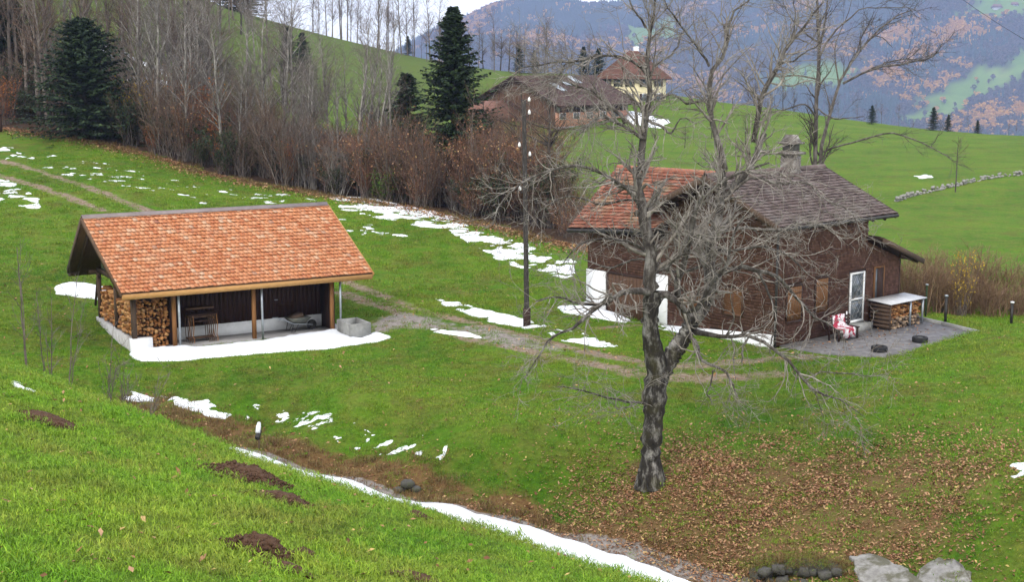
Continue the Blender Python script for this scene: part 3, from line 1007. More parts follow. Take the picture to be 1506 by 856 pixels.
snow([(965, 476), (1000, 482), (1060, 487), (1000, 490), (965, 484)], .06, .7, 'thin snow along the gable wall of the brown house', 19, .05, 1.8, 1.5, .15)
snow([(140, 60), (180, 75), (240, 100), (250, 112), (200, 100), (150, 80)], .25, .6, 'snow patches on the hillside seen between the bare trees', 20, .3, .5, 1.5)
snow([(185, 120), (250, 118), (250, 126), (190, 128)], .25, .7, None, 21, .3, .5, 1.5)
snow([(915, 166), (950, 168), (985, 180), (970, 188), (930, 182)], .5, .85, 'white snow heap on the slope below the yellow farmhouse', 22, .35, .3, 1.5, .6)
snow([(1345, 258), (1368, 257), (1372, 263), (1350, 264)], .06, .5, None, 23, .12, 1.2, 1.5)
# ------------------------------------------------------------------ roofs, shingles, logs
def tiles(c00, c10, c11, c01, rows, cols, th, seed=0, over=1.35, lift=.0, jit=.12, stagger=True, bend=0.0):
    """real overlapping tiles over the quad eave-left, eave-right, top-right, top-left"""
    rs = R_(seed)
    c00, c10, c11, c01 = [np.array(c, float) for c in (c00, c10, c11, c01)]
    nrm = np.cross(c10 - c00, c01 - c00)
    nrm /= np.linalg.norm(nrm)
    I, J = np.meshgrid(np.arange(rows), np.arange(cols + 1), indexing='ij')
    I, J = I.ravel(), J.ravel()
    sh = (I % 2) * .5 if stagger else 0 * I
    u0 = np.clip((J - sh) / cols, 0, 1)
    u1 = np.clip((J + 1 - sh) / cols, 0, 1)
    k = u1 - u0 > .15 / cols
    I, u0, u1 = I[k], u0[k], u1[k]
    n = len(I)
    gap = .03 / cols
    u0, u1 = u0 + gap, u1 - gap
    v0 = (I + rs.normal(0, jit * .35, n)) / rows
    v1 = np.minimum((I + over) / rows, 1.0)
    def bl(u, v):
        u, v = u[:, None], v[:, None]
        return c00 * (1 - u) * (1 - v) + c10 * u * (1 - v) + c11 * u * v + c01 * (1 - u) * v
    hi = th * (2.5 + rs.normal(0, .3, n))[:, None] * nrm
    hi2 = th * (2.5 + rs.normal(0, .3, n))[:, None] * nrm
    lo = th * .55 * nrm
    a, b_, c, d = bl(u0, v0), bl(u1, v0), bl(u1, v1), bl(u0, v1)
    T = th * nrm
    V = np.stack([a + hi - T * .6, b_ + hi2 - T * .6, c + lo - T * .5, d + lo - T * .5, a + hi, b_ + hi2, c + lo, d + lo], 1).reshape(-1, 3)
    base = (np.arange(n) * 8)[:, None]
    fs = [np.array([4, 5, 6, 7]), np.array([0, 1, 5, 4]), np.array([1, 2, 6, 5]), np.array([3, 0, 4, 7])]
    F = np.concatenate([base + f[None] for f in fs])
    return MB().add(V, F)

def logs(mb, c00, ex, ez, eo, w, h, size, seed, depth=.3, topw=0.0, clip=None):
    """split log ends packed on a face; ex along, ez up, eo outward"""
    rs = R_(seed)
    c00, ex, ez, eo = [np.array(a, float) for a in (c00, ex, ez, eo)]
    z, row = size * .45, 0
    while z < h:
        x = rs.uniform(.2, .8) * size * .5
        while x < w - size * .2:
            r = size * rs.uniform(.34, .66)
            zz = z + rs.normal(0, size * .2)
            top = h - topw * vnoise(np.array([x * 2.2]), np.array([seed * 3.3]))[0]
            if zz < top and (clip is None or clip(x, zz)):
                k = rs.choice([3, 3, 4, 4, 5])
                a0 = rs.rand() * 6.28
                aa = a0 + np.sort(np.arange(k) * 6.28 / k + rs.uniform(-.55, .55, k))
                rr = r * rs.uniform(.8, 1.12, k)
                o = rs.uniform(-.10, .06)
                tl = rs.normal(0, .06, 2)
                pts = [c00 + ex * (x + math.cos(t) * q) + ez * (zz + math.sin(t) * q) + eo * (o + tl[0] * math.cos(t) * q + tl[1] * math.sin(t) * q) for t, q in zip(aa, rr)]
                P = np.array(pts)
                # orient so that the cap faces out
                nn = np.cross(P[1] - P[0], P[2] - P[0])
                if nn @ eo > 0:
                    P = P[::-1]
                mb.prism(P, -eo * depth)
            x += size * rs.uniform(.86, 1.12)
        z += size * .8
        row += 1
    return mb

# ------------------------------------------------------------------ the wood shed
shed = thing('wood_shed', 'long open wood shed with bright orange tiled roof and grey ridge strip', 'shed', SH.O, SH.yaw)
L, ZE, ZR, SP, SK, ZB, VB = 9.97, 2.28, 4.78, 3.35, -.5, 2.41, 6.2
E0, E1, T1, T0 = (0, 0, ZE), (L, 0, ZE), (L + SK, SP, ZR), (SK, SP, ZR)
B0, B1 = (SK, VB, ZB), (L + SK, VB, ZB)
dz = np.array([0, 0, -.10])
def slab(a, b, c, d, off):
    P = [np.array(v, float) for v in (a, b, c, d)]
    o = np.array(off, float)
    return [p + o for p in P] + P
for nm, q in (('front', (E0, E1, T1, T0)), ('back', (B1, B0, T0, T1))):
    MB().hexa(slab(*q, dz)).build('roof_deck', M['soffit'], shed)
t = tiles(E0, E1, T1, T0, 21, 58, .034, 1).build('roof_tiles', M['tile_orange'], shed); t['kind'] = 'stuff'
t = tiles(B1, B0, T0, T1, 19, 58, .034, 2).build('roof_tiles', M['tile_orange'], shed); t['kind'] = 'stuff'
# grey metal ridge
a, b2 = np.array(T0), np.array(T1)
up = np.array([0, 0, .085])
MB().hexa([a + (0, -.17, -.115) + up, b2 + (0, -.17, -.115) + up, b2 + up, a + up, a + (0, -.17, -.09) + up, b2 + (0, -.17, -.09) + up, b2 + up * 1.4, a + up * 1.4]).hexa(
    [a + up * .99, b2 + up * .99, b2 + (0, .24, -.16) + up, a + (0, .24, -.16) + up, a + up * 1.39, b2 + up * 1.39, b2 + (0, .24, -.13) + up, a + (0, .24, -.13) + up]).build('ridge_strip', M['ridge'], shed)
# fascia and verge boards
MB().box(.02, L - .02, -.03, .01, ZE - .215, ZE - .02).build('fascia_board', M['fresh_wood'], shed)
MB().bar((SK + .02, VB + .02, ZB - .14), (SK + L - .02, VB + .02, ZB - .14), .04, .22).build('fascia_board', M['old_wood'], shed)
for x0, nm in ((0.0, 'l'), (L, 'r')):
    s = 1 if x0 else -1
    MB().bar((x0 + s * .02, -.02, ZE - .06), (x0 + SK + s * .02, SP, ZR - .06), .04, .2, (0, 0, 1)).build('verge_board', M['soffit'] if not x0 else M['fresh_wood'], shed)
    MB().bar((x0 + SK + s * .02, VB, ZB - .06), (x0 + SK + s * .02, SP, ZR - .062), .04, .2, (0, 0, 1)).build('verge_board', M['old_wood'], shed)
# rafters seen from below at the open left gable, and along the front
for i, x in enumerate([.35, 1.3, 2.3, 3.3, 4.3, 5.3, 6.3, 7.3, 8.3, 9.3]):
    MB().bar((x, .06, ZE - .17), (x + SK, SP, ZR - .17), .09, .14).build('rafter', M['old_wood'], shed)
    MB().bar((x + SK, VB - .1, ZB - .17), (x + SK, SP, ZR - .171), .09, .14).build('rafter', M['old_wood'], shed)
MB().bar((.2, .62, 2.28), (9.4, .62, 2.28), .14, .16).build('wall_plate', M['old_wood'], shed)
MB().bar((.2, 5.7, 2.35), (9.4, 5.7, 2.35), .14, .16).build('wall_plate', M['old_wood'], shed)
MB().bar((.56, .7, 2.40), (.56, 5.7, 2.42), .12, .16).build('tie_beam', M['old_wood'], shed)
# posts
def post(u, v, z0, z1, w, mat, nm='post'):
    return MB().box(u - w / 2, u + w / 2, v - w / 2, v + w / 2, z0, z1).build(nm, mat, shed)
p_ = post(.56, .56, .35, 2.2, .17, M['old_wood']); p_['label'] = 'grey weathered corner post standing on the low white wall'
for u in (2.06, 5.18, 8.42): post(u, .56, 0, 2.2, .14, M['post_wood'])
post(.56, 3.0, .5, 2.32, .15, M['old_wood'])
post(.56, 5.6, .42, 2.33, .15, M['old_wood'])
MB().bar((.5, 6.15, .9), (.5, 5.5, 2.2), .08).build('brace', M['old_wood'], shed)
for u in (2.18, 5.42, 8.68):
    MB().cyl((u, .28, .0), (u, .28, 2.2), .045, k=10).build('downpipe', M['galv'], shed)
# inner wall: dark boards over a white plinth
rs = R_(3)
W0, W1, WV = 2.15, 8.45, 1.75
u = W0
i = 0
while u < W1 - .05:
    w = min(.185, W1 - u)
    o = rs.uniform(0, .02)
    if not (3.9 < u < 4.0):
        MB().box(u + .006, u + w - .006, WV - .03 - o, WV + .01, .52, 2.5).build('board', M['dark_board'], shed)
    u += w
    i += 1
MB().box(W0 - .02, W1 + .02, WV - .02, WV + .2, -.1, .53).build('plinth', M['white_wall'], shed)
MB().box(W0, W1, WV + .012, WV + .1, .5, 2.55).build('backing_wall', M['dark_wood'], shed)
for u0 in (3.3, 6.4):
    d_ = MB().box(u0 - .02, u0 + .02, WV - .075, WV - .03, .56, 2.3).box(u0 + .96, u0 + 1.0, WV - .075, WV - .03, .56, 2.3).box(u0, u0 + .98, WV - .07, WV - .03, 2.27, 2.32).build('door_frame', M['dark_wood'], shed)
    MB().box(u0 + .05, u0 + .18, WV - .10, WV - .05, 1.25, 1.28).build('door_handle', M['galv'], shed)
    MB().box(u0 + .15, u0 + .95, WV - .085, WV - .05, 1.02, 1.06).build('door_rail', M['dark_wood'], shed)
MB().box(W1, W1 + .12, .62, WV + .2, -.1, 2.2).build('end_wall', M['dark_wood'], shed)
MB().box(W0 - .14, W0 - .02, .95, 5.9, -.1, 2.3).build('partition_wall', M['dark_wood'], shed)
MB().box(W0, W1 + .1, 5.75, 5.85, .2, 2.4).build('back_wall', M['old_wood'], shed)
MB().box(W1, W1 + .1, WV + .2, 5.8, .0, 2.4).build('end_wall', M['old_wood'], shed)
# gable boarding inside the left gable (pale panel)
MB().box(.62, .66, 3.4, 5.4, 2.5, 3.25).build('gable_panel', M['white_wall'], shed)
MB().prism([(2.02, .75, 2.3), (1.92, 5.6, 2.4), (1.62, 3.3, 4.5)], (.1, 0, 0)).build('gable_wall', M['dark_wood'], shed)
MB().box(.66, 9.1, .35, WV + .2, -.3, .03).build('floor_slab', M['slab'], shed)
# low side wall, grey rubble rising towards the back, white block at the corner
MB().hexa([(.42, .42, -.6), (.70, .42, -.6), (.70, 5.8, -.3), (.42, 5.8, -.3), (.42, .42, .40), (.70, .42, .40), (.70, 5.8, .5), (.42, 5.8, .5)]).build('side_wall', M['grey_wall'], shed)
MB().box(.40, 1.18, .38, .72, -.5, .50).build('corner_block', M['white_wall'], shed)

# firewood, two stacks in the left bay
wp = thing('firewood_stack', 'orange split firewood filling the front left bay of the wood shed', 'firewood', SH.q(.6, .7), SH.yaw)
mb = logs(MB(), (.08, .12, .48), (1, 0, 0), (0, 0, 1), (0, -1, 0), 1.28, 1.50, .145, 5, .35, .25)
logs(mb, (.62, .10, .02), (1, 0, 0), (0, 0, 1), (0, -1, 0), .72, .52, .145, 6, .35)
mb.build('log_ends', M['log'], wp)['kind'] = 'stuff'
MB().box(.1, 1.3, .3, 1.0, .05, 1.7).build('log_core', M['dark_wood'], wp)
wp = thing('firewood_stack', 'split firewood stacked along the open left side of the wood shed on the grey wall', 'firewood', SH.q(.56, 2.4), SH.yaw)
mb = logs(MB(), (0, 3.1, .50), (0, -1, 0), (0, 0, 1), (-1, 0, 0), 4.7, 1.35, .145, 7, .35, .35)
mb.build('log_ends', M['log'], wp)['kind'] = 'stuff'
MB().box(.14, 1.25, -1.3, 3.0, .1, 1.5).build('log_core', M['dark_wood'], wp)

# stacked trestle frames
rk = thing('trestle_stack', 'dark stacked folding trestle frames standing by the grey downpipe in the shed', 'trestles', SH.q(3.2, 1.05, .03), SH.yaw)
for i, (z, x0, x1) in enumerate([(1.32, -.55, .52), (1.05, -.5, .62), (.98, -.5, .62), (.80, -.28, .62), (.16, -.5, .5)]):
    MB().box(x0, x1, -.18 + .03 * i, .2, z - .025, z + .025).build('top_board', M['dark_wood'] if i % 2 else M['rust'], rk)
for x in (-.5, -.4, -.32, .28, .36, .44, .52, .6):
    MB().tubes(np.array([(x, -.16, 1.05), (x + .02, -.2, .6), (x - .01, -.17, .25), (x + .03, -.2, .12), (x, -.24, 0)]), np.full(5, .016), 5).tubes(
        np.array([(x, .16, 1.05), (x - .02, .2, .6), (x, .2, 0)]), np.full(3, .016), 5).build('leg', M['rust'] if x not in (-.32, .6) else M['post_wood'], rk)

# wheelbarrow
wb = thing('wheelbarrow', 'grey metal wheelbarrow with a black tyre parked against the white plinth of the shed', 'wheelbarrow', SH.q(7.2, 1.12, .03), SH.yaw + .12)
tr = MB().hexa([(-.28, -.2, .34), (.22, -.2, .30), (.22, .2, .30), (-.28, .2, .34), (-.48, -.32, .58), (.45, -.3, .56), (.45, .3, .56), (-.48, .32, .58)])
tr.build('tray', M['barrow_tray'], wb)
MB().hexa([(-.40, -.25, .585), (.15, -.25, .585), (.15, .25, .585), (-.4, .25, .585), (-.2, -.2, .66), (.12, -.2, .74), (.12, .2, .74), (-.2, .2, .66)]).build('board', M['old_wood'], wb)
for s in (-1, 1):
    MB().tubes(np.array([(.62, s * .06, .2), (.2, s * .2, .28), (-.35, s * .25, .36), (-.75, s * .27, .58), (-.98, s * .27, .6)]), np.full(5, .018), 6).build('handle', M['galv'], wb)
    MB().tubes(np.array([(-.1, s * .22, .32), (-.28, s * .24, .02), (-.42, s * .24, .02), (-.33, s * .24, .36)]), np.full(4, .016), 6).build('leg', M['dark_metal'], wb)
wl = MB().disc_ring((.62, 0, .2), (0, 1, 0), .2, .09, 20, .12).build('tyre', M['rubber'], wb, True)
MB().disc_ring((.62, 0, .2), (0, 1, 0), .125, .05, 16, 0).build('rim', M['dark_metal'], wl)

# concrete water trough
tg = thing('water_trough', 'grey square concrete water trough beside the right end of the wood shed', 'trough', SH.q(8.72, -.9), SH.yaw + .0)
w_, d_, h_, t_ = .44, .66, .62, .1
b_ = MB().box(-w_, w_, -d_, -d_ + t_, -.1, h_).box(-w_, w_, d_ - t_, d_, -.1, h_).box(-w_, -w_ + t_, -d_ + t_, d_ - t_, -.1, h_ - .002).box(w_ - t_, w_, -d_ + t_, d_ - t_, -.1, h_ - .002).box(-w_ + t_, w_ - t_, -d_ + t_, d_ - t_, -.1, .2)
b_.build('basin', M['concrete'], tg)
MB().box(-w_ + t_ + .004, w_ - t_ - .004, -d_ + t_ + .004, d_ - t_ - .004, .40, .41).build('water_surface', M['glass'], tg)

# ------------------------------------------------------------------ the brown house
house = thing('brown_house', 'dark brown shingled house with dark tiled gable roof and orange tiled side wing', 'house', HO.O, HO.yaw)
M['chimney'] = mat_noise('mottled chimney plaster', [(.3, (.07, .058, .05)), (.5, (.16, .14, .125)), (.64, (.34, .325, .30))], 3.5, 7, .9, None, .5, .03)
LW, GW, HE, HR = 5.75, 5.5, 4.66, 6.315
# main roof (edges measured at the eaves)
OG, OE, LT = .99, .81, 6.45
mid_ = GW / 2
def roof_z(v):      # under-roof height over v
    return HR - (HR - HE) * abs(v - mid_) / (mid_ + OE)
for s, q in ((1, ((-OG, -OE, HE), (LT, -OE, HE), (LT, mid_, HR), (-OG, mid_, HR))), (-1, ((LT, GW + OE, HE), (-OG, GW + OE, HE), (-OG, mid_, HR), (LT, mid_, HR)))):
    MB().hexa(slab(*q, (0, 0, -.12))).build('roof_deck', M['dark_wood'], house)
    t = tiles(*q, 20, 36, .032, 11 + s).build('roof_tiles', M['tile_brown'], house); t['kind'] = 'stuff'
MB().tubes(np.array([(-OG, mid_, HR + .02), (LT, mid_, HR + .02)]), np.array([.11, .11]), 8).build('ridge_cap', M['tile_brown'], house)
for u0 in (-OG - .03, LT + .0):
    for s in (0, 1):
        v0 = -OE - .02 if s == 0 else GW + OE + .02
        MB().bar((u0, v0, HE - .07), (u0, mid_, HR - .07), .05, .24).build('verge_board', M['dark_wood'] if u0 > 0 else M['old_wood'], house)
for v0 in (-OE - .06, GW + OE + .06):
    MB().tubes(np.array([(-OG, v0, HE - .06), (LT, v0, HE - .06)]), np.array([.07, .07]), 8).build('gutter', M['dark_metal'], house)
for v in np.arange(.3, GW, .95):
    MB().bar((-OG + .05, v, roof_z(v) - .26), (.3, v, roof_z(v) - .26), .12, .16).build('purlin', M['dark_wood'], house)
for u in np.arange(.2, LT - .2, .8):
    MB().bar((u, -OE + .05, HE - .17), (u, .25, roof_z(.25) - .19), .1, .12).build('rafter', M['dark_wood'], house)
# walls
core = MB()
core.prism([(0, 0, -.5), (0, GW, -.5), (0, GW, roof_z(GW) - .14), (0, mid_, HR - .15), (0, 0, roof_z(0) - .14)], (LW, 0, 0))
core.build('wall', M['dark_wood'], house)
# lean-to at the far end
core = MB().prism([(LW + .01, 0, -.5), (LW + .01, 0, 3.55), (8.07, 0, 2.72), (8.07, 0, -.5)], (0, GW - .2, 0)).build('lean_to_wall', M['dark_wood'], house)
q = ((8.96, -.55, 2.58), (8.96, GW, 2.58), (LW - .0, GW, 3.78), (LW - .0, -.55, 3.78))
MB().hexa(slab(*q, (0, 0, -.1))).build('roof_deck', M['dark_wood'], house)
t = tiles(*q, 12, 26, .02, 21).build('roof_tiles', M['tile_brown'], house); t['kind'] = 'stuff'
for v in (-.3, .6, 1.5):
    MB().bar((7.7, v, 2.83), (8.92, v, 2.46), .1, .13).build('rafter', M['old_wood'], house)
MB().bar((LW + .2, -.57, 3.63), (8.98, -.57, 2.48), .05, .2).build('verge_board', M['old_wood'], house)

def shingle_wall(axis, a0, a1, z0, ztop, off, holes, seed, rh=.115, cw=.135):
    """courses of small shingles hung on a wall; axis 'v0': wall along u facing -v, 'u0': along v facing -u"""
    rs = R_(seed)
    mb = MB()
    z = z0
    Vs = []
    row = 0
    while z < 7:
        a = a0 - (row % 2) * cw * .5
        while a < a1:
            w = cw * rs.uniform(.8, 1.2)
            x0, x1 = max(a, a0), min(a + w, a1)
            a += w
            if x1 - x0 < .03: continue
            cx = (x0 + x1) / 2
            zt = z + rh * 1.25
            lim = ztop(cx)
            if z > lim - .04: continue
            zt = min(zt, lim)
            if any(h0 - .02 < cx < h1 + .02 and g0 - .05 < z + rh / 2 < g1 + .02 for h0, h1, g0, g1 in holes): continue
            o = off + .022 + rs.uniform(0, .008)
            dzr = rs.uniform(-.008, .008)
            Vs.append([(x0 + .004, o, z + dzr), (x1 - .004, o, z + dzr), (x1 - .004, off + .004, zt), (x0 + .004, off + .004, zt), (x0 + .004, off, z + dzr), (x1 - .004, off, z + dzr)])
        z += rh
        row += 1
    Vs = np.array(Vs)
    P = Vs.reshape(-1, 3)
    if axis == 'v0':
        Q = np.stack([P[:, 0], -P[:, 1], P[:, 2]], 1)
    else:
        Q = np.stack([-P[:, 1], P[:, 0], P[:, 2]], 1)
    base = (np.arange(len(Vs)) * 6)[:, None]
    F = np.concatenate([base + np.array([[0, 1, 2, 3]]), base + np.array([[4, 5, 1, 0]])])
    if axis == 'u0':
        F = F[:, ::-1]
    o = mb.add(Q, F).build('shingles', M['shingle'], house)
    o['kind'] = 'stuff'
    return o
WIN_R = [(4.60, 5.62, .30, 2.40), (6.22, 7.0, 1.15, 2.47), (.6, 1.56, .85, 2.27), (2.37, 3.23, .96, 2.4)]
def top_r(u):
    return roof_z(0) - .16 if u < LW else 3.55 - (u - LW) * .358 - .04
shingle_wall('v0', 0.0, 8.07, .04, top_r, 0.0, WIN_R, 1)
WIN_G = [(3.12, 3.97, 3.82, 4.47), (3.58, 4.70, .72, 1.55), (1.54, 2.5, .92, 2.0), (5.48, 6.21, 0, 2.1), (6.4, 8.9, 0, 1.9), (8.9, 10.1, -.3, 1.86)]
def top_g(v):
    return roof_z(v) - .16 if v < GW else 3.5
def pl_top(v): return .48 - .40 * v / 5.3
shingle_wall('u0', 0.0, GW, .10, top_g, 0.0, WIN_G + [(a, a + .4, -1, pl_top(a + .2)) for a in np.arange(0, 5.3, .4)], 2)
MB().hexa([(-.06, -.0, -.8), (-.06, 5.4, -.8), (.0, 5.4, -.8), (.0, -.0, -.8), (-.06, -.0, .48), (-.06, 5.4, .07), (.0, 5.4, .07), (.0, 0, .48)][::1]).build('gable_plinth', M['white_wall'], house)
# corner boards and downpipe
MB().cyl((-.07, -.07, 0), (-.07, -.07, HE - .2), .05, k=8).build('downpipe', M['dark_metal'], house)
MB().box(8.05, 8.1, -.04, .06, -.1, 2.6).build('corner_board', M['dark_wood'], house)
# openings on the terrace side (v = 0 wall, facing -v)
def shutter_pair(u0, u1, z0, z1):
    f = MB().box(u0 - .06, u1 + .06, -.05, .0, z1, z1 + .08).box(u0 - .06, u1 + .06, -.07, .0, z0 - .07, z0).box(u0 - .06, u0, -.05, 0, z0, z1).box(u1, u1 + .06, -.05, 0, z0, z1).build('window_frame', M['dark_wood'], house)
    n = 6
    w = (u1 - u0) / n
    for i in range(n):
        MB().box(u0 + i * w + .006, u0 + (i + 1) * w - .006, -.055, -.012, z0 + .01, z1 - .01).build('shutter_board', M['shutter'], f)
    for zz in (z0 + .2, z1 - .25):
        MB().box(u0 + .03, u1 - .03, -.075, -.055, zz, zz + .07).build('shutter_rail', M['shutter'], f)
shutter_pair(.66, 1.5, .9, 2.2)
shutter_pair(2.43, 3.17, 1.02, 2.34)
# white door with two glazed fields and lattice
dr = MB().box(4.64, 4.72, -.06, -.0, .33, 2.36).box(5.52, 5.60, -.06, 0, .33, 2.36).box(4.72, 5.52, -.06, 0, 2.28, 2.36).box(4.72, 5.52, -.06, 0, .33, .43).box(4.72, 5.52, -.058, 0, 1.24, 1.31).build('glazed_door', M['white_paint'], house)
for z0, z1 in ((.43, 1.24), (1.31, 2.28)):
    MB().box(4.72, 5.52, -.03, -.01, z0, z1).build('pane', M['glass'], dr)
    lat = MB()
    for k in range(-3, 5):
        for s in (1, -1):
            a, b_ = np.array([4.72 + k * .27, z0]), np.array([4.72 + k * .27 + (z1 - z0) * .7, z1])
            if s < 0:
                a[0], b_[0] = 10.24 - a[0], 10.24 - b_[0]
            t0, t1 = 0.0, 1.0
            dx = b_[0] - a[0]
            ts = sorted([(4.73 - a[0]) / dx, (5.51 - a[0]) / dx])
            t0, t1 = max(0, ts[0]), min(1, ts[1])
            if t1 - t0 > .1:
                p0, p1 = a + (b_ - a) * t0, a + (b_ - a) * t1
                lat.bar((p0[0], -.036 - .002 * s, p0[1]), (p1[0], -.036 - .002 * s, p1[1]), .007, .005)
    lat.build('lattice', M['galv'], dr)
MB().box(4.5, 5.7, -.45, -.0, -.1, .32).build('door_step', M['concrete'], house)
# tall window with brown shutter, set back
wn = MB().box(6.24, 6.34, -.05, 0, 1.16, 2.46).box(6.9, 6.98, -.05, 0, 1.16, 2.46).box(6.34, 6.9, -.05, 0, 2.38, 2.46).box(6.24, 6.98, -.08, 0, 1.1, 1.16).build('window_frame', M['shutter'], house)
MB().box(6.34, 6.5, -.03, -.005, 1.16, 2.38).build('pane', M['glass'], wn)
MB().box(6.5, 6.9, -.045, -.01, 1.165, 2.37).build('shutter', M['dark_wood'], wn)
# gable openings (u = 0 wall, facing -u)
def louvre(v0, v1, z0, z1, n):
    f = MB().box(-.05, 0, v0 - .07, v0, z0 - .07, z1 + .07).box(-.05, 0, v1, v1 + .07, z0 - .07, z1 + .07).box(-.05, 0, v0, v1, z1, z1 + .07).box(-.08, 0, v0, v1, z0 - .07, z0).box(-.055, 0, (v0 + v1) / 2 - .03, (v0 + v1) / 2 + .03, z0, z1).build('window_frame', M['door_wood'], house)
    h = (z1 - z0) / n
    for i in range(n):
        z = z0 + i * h
        MB().hexa([(-.05, v0 + .01, z), (-.05, v1 - .01, z), (-.012, v1 - .01, z + h * .7), (-.012, v0 + .01, z + h * .7), (-.05, v0 + .01, z + .02), (-.05, v1 - .01, z + .02), (-.012, v1 - .01, z + h * .7 + .02), (-.012, v0 + .01, z + h * .7 + .02)]).build('slat', M['shutter'], f)
    MB().box(-.010, -.004, v0, v1, z0, z1).build('shutter_back', M['dark_wood'], f)
louvre(3.65, 4.63, .80, 1.48, 9)
louvre(1.6, 2.44, 1.0, 1.93, 12)
louvre(3.2, 3.9, 3.88, 4.4, 7)
# side wing with orange roof
WZ = 3.45
MB().prism([(0.02, GW, -.6), (0.02, 10.1, -.6), (0.02, 10.1, WZ), (0.02, GW, WZ)], (5.0, 0, 0)).build('wing_wall', M['dark_wood'], house)
MB().prism([(.02, 10.085, WZ), (5.0, 10.085, WZ), (2.3, 10.085, 5.85)], (0, -.2, 0)).build('wing_gable', M['dark_wood'], house)
shingle_wall('u0', GW + .02, 10.1, 1.88, lambda v: WZ + .05, -.02, [], 3)
wq = ((-.65, 10.6, 3.60), (-.65, 5.75, 3.98), (2.3, 3.15, 6.13), (2.3, 10.6, 6.06))
MB().hexa(slab(*wq, (0, 0, -.1))).build('roof_deck', M['dark_wood'], house)
t = tiles(*wq, 19, 26, .04, 31).build('roof_tiles', M['tile_old'], house); t['kind'] = 'stuff'
wq2 = ((5.3, 5.6, 3.75), (5.3, 10.6, 3.75), (2.3, 10.6, 6.06), (2.3, 5.6, 6.10))
MB().hexa(slab(*wq2, (0, 0, -.1))).build('roof_deck', M['dark_wood'], house)
t = tiles(*wq2, 18, 28, .026, 32).build('roof_tiles', M['tile_old'], house); t['kind'] = 'stuff'
MB().tubes(np.array([(2.3, 10.62, 6.08), (2.3, 3.2, 6.15)]), np.array([.11, .11]), 8).build('ridge_cap', M['tile_old'], house)
MB().tubes(np.array([(-.72, 10.6, 3.52), (-.72, 5.8, 3.9)]), np.array([.075, .075]), 8).build('gutter', M['dark_metal'], house)
MB().bar((-.65, 10.63, 3.52), (2.3, 10.63, 5.98), .05, .2).build('verge_board', M['old_wood'], house)
for v in np.arange(6.2, 10.4, .75):
    MB().bar((-.6, v, 3.48 + (10.4 - v) * .06), (.1, v, 4.0 + (10.4 - v) * .06), .1, .13).build('rafter', M['dark_wood'], house)
MB().box(-.05, .0, 8.95, 10.12, -.6, 1.86).build('plaster_base', M['white_wall'], house)
MB().box(-.05, .0, 5.42, 6.2, -.6, 2.1).build('plaster_base', M['white_wall'], house)
MB().hexa([(-.5, 8.2, -.6), (-.5, 10.1, -.6), (-.06, 10.1, -.6), (-.06, 8.2, -.6), (-.5, 8.2, .1), (-.5, 10.1, .35), (-.06, 10.1, .45), (-.06, 8.2, .1)]).build('ramp_wall', M['white_wall'], house)
dd = MB().box(-.045, 0.0, 6.25, 6.35, -.3, 1.9).box(-.045, 0, 8.8, 8.9, -.3, 1.9).box(-.045, 0, 6.35, 8.8, 1.8, 1.9).build('barn_door', M['dark_wood'], house)
for i in range(12):
    v0 = 6.36 + i * .203
    MB().box(-.03 - .004 * (i % 3), .005, v0 + .005, v0 + .198, -.3, 1.795).build('board', M['door_wood'], dd)
# chimney on the main ridge
ch = MB().box(3.82, 4.40, 2.38, 2.96, 5.6, 6.92).build('chimney', M['chimney'], house)
MB().box(3.68, 4.54, 2.26, 3.09, 6.95, 7.05).build('chimney_collar', M['chimney'], ch)
MB().box(3.86, 4.36, 2.44, 2.91, 7.05, 7.36).build('chimney_flue', M['dark_stone'], ch)
MB().box(3.72, 4.50, 2.30, 3.05, 7.36, 7.45).build('chimney_cap', M['chimney'], ch)
MB().prism([(3.82, 2.38, 7.45), (4.40, 2.38, 7.45), (4.11, 2.38, 7.74)], (0, .60, 0)).build('chimney_cowl', M['chimney'], ch)

# ------------------------------------------------------------------ terrace
pv = PATIO
terr = MB().prism([(p[0], p[1], -.3) for p in pv], (0, 0, .325)).build('terrace', M['asphalt'])
terr['kind'] = 'structure'
kb = MB()
kl = [HO.q(9.05, .3, 0), HO.q(9.05, -.4, 0), HO.q(8.75, -1.7, 0), HO.q(8.15, -3.7, 0)]
for a, b_ in zip(kl[:-1], kl[1:]):
    kb.bar(a + (0, 0, -.02), b_ + (0, 0, -.02), .16, .3)
k_ = kb.build('kerb', M['concrete']); k_['kind'] = 'structure'
TZ = .025
# firewood rack under a white sheet
fr_ = thing('firewood_rack', 'low firewood rack with a white top sheet against the brown house wall', 'firewood rack', HO.q(5.95, -.55, TZ), HO.yaw)
for u0, s in ((.0, 1), (1.45, 1), (2.0, 2)):
    pass
mbl = logs(MB(), (.1, -.4, .05), (1, 0, 0), (0, 0, 1), (0, -1, 0), 2.2, .95, .12, 17, .5, .1, lambda x, z: z > .38 or x < .2)
mbl.build('log_ends', M['log'], fr_)['kind'] = 'stuff'
mbl = logs(MB(), (.1, -.42, .0), (1, 0, 0), (0, 0, 1), (0, -1, 0), 2.2, .42, .11, 18, .5)
mbl.build('grey_log_ends', M['log_grey'], fr_)['kind'] = 'stuff'
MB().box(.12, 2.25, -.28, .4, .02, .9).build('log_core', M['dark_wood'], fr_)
for u0 in (.02, 1.45, 2.34):
    MB().box(u0, u0 + .07, -.5, -.43, 0, 1.05).build('post', M['galv'] if u0 > 1 else M['old_wood'], fr_)
    MB().box(u0, u0 + .07, .36, .43, 0, 1.1).build('post', M['old_wood'], fr_)
for i in range(6):
    MB().box(-.02, .02, -.48, .42, .08 + i * .16, .2 + i * .16).build('side_slat', M['old_wood'], fr_)
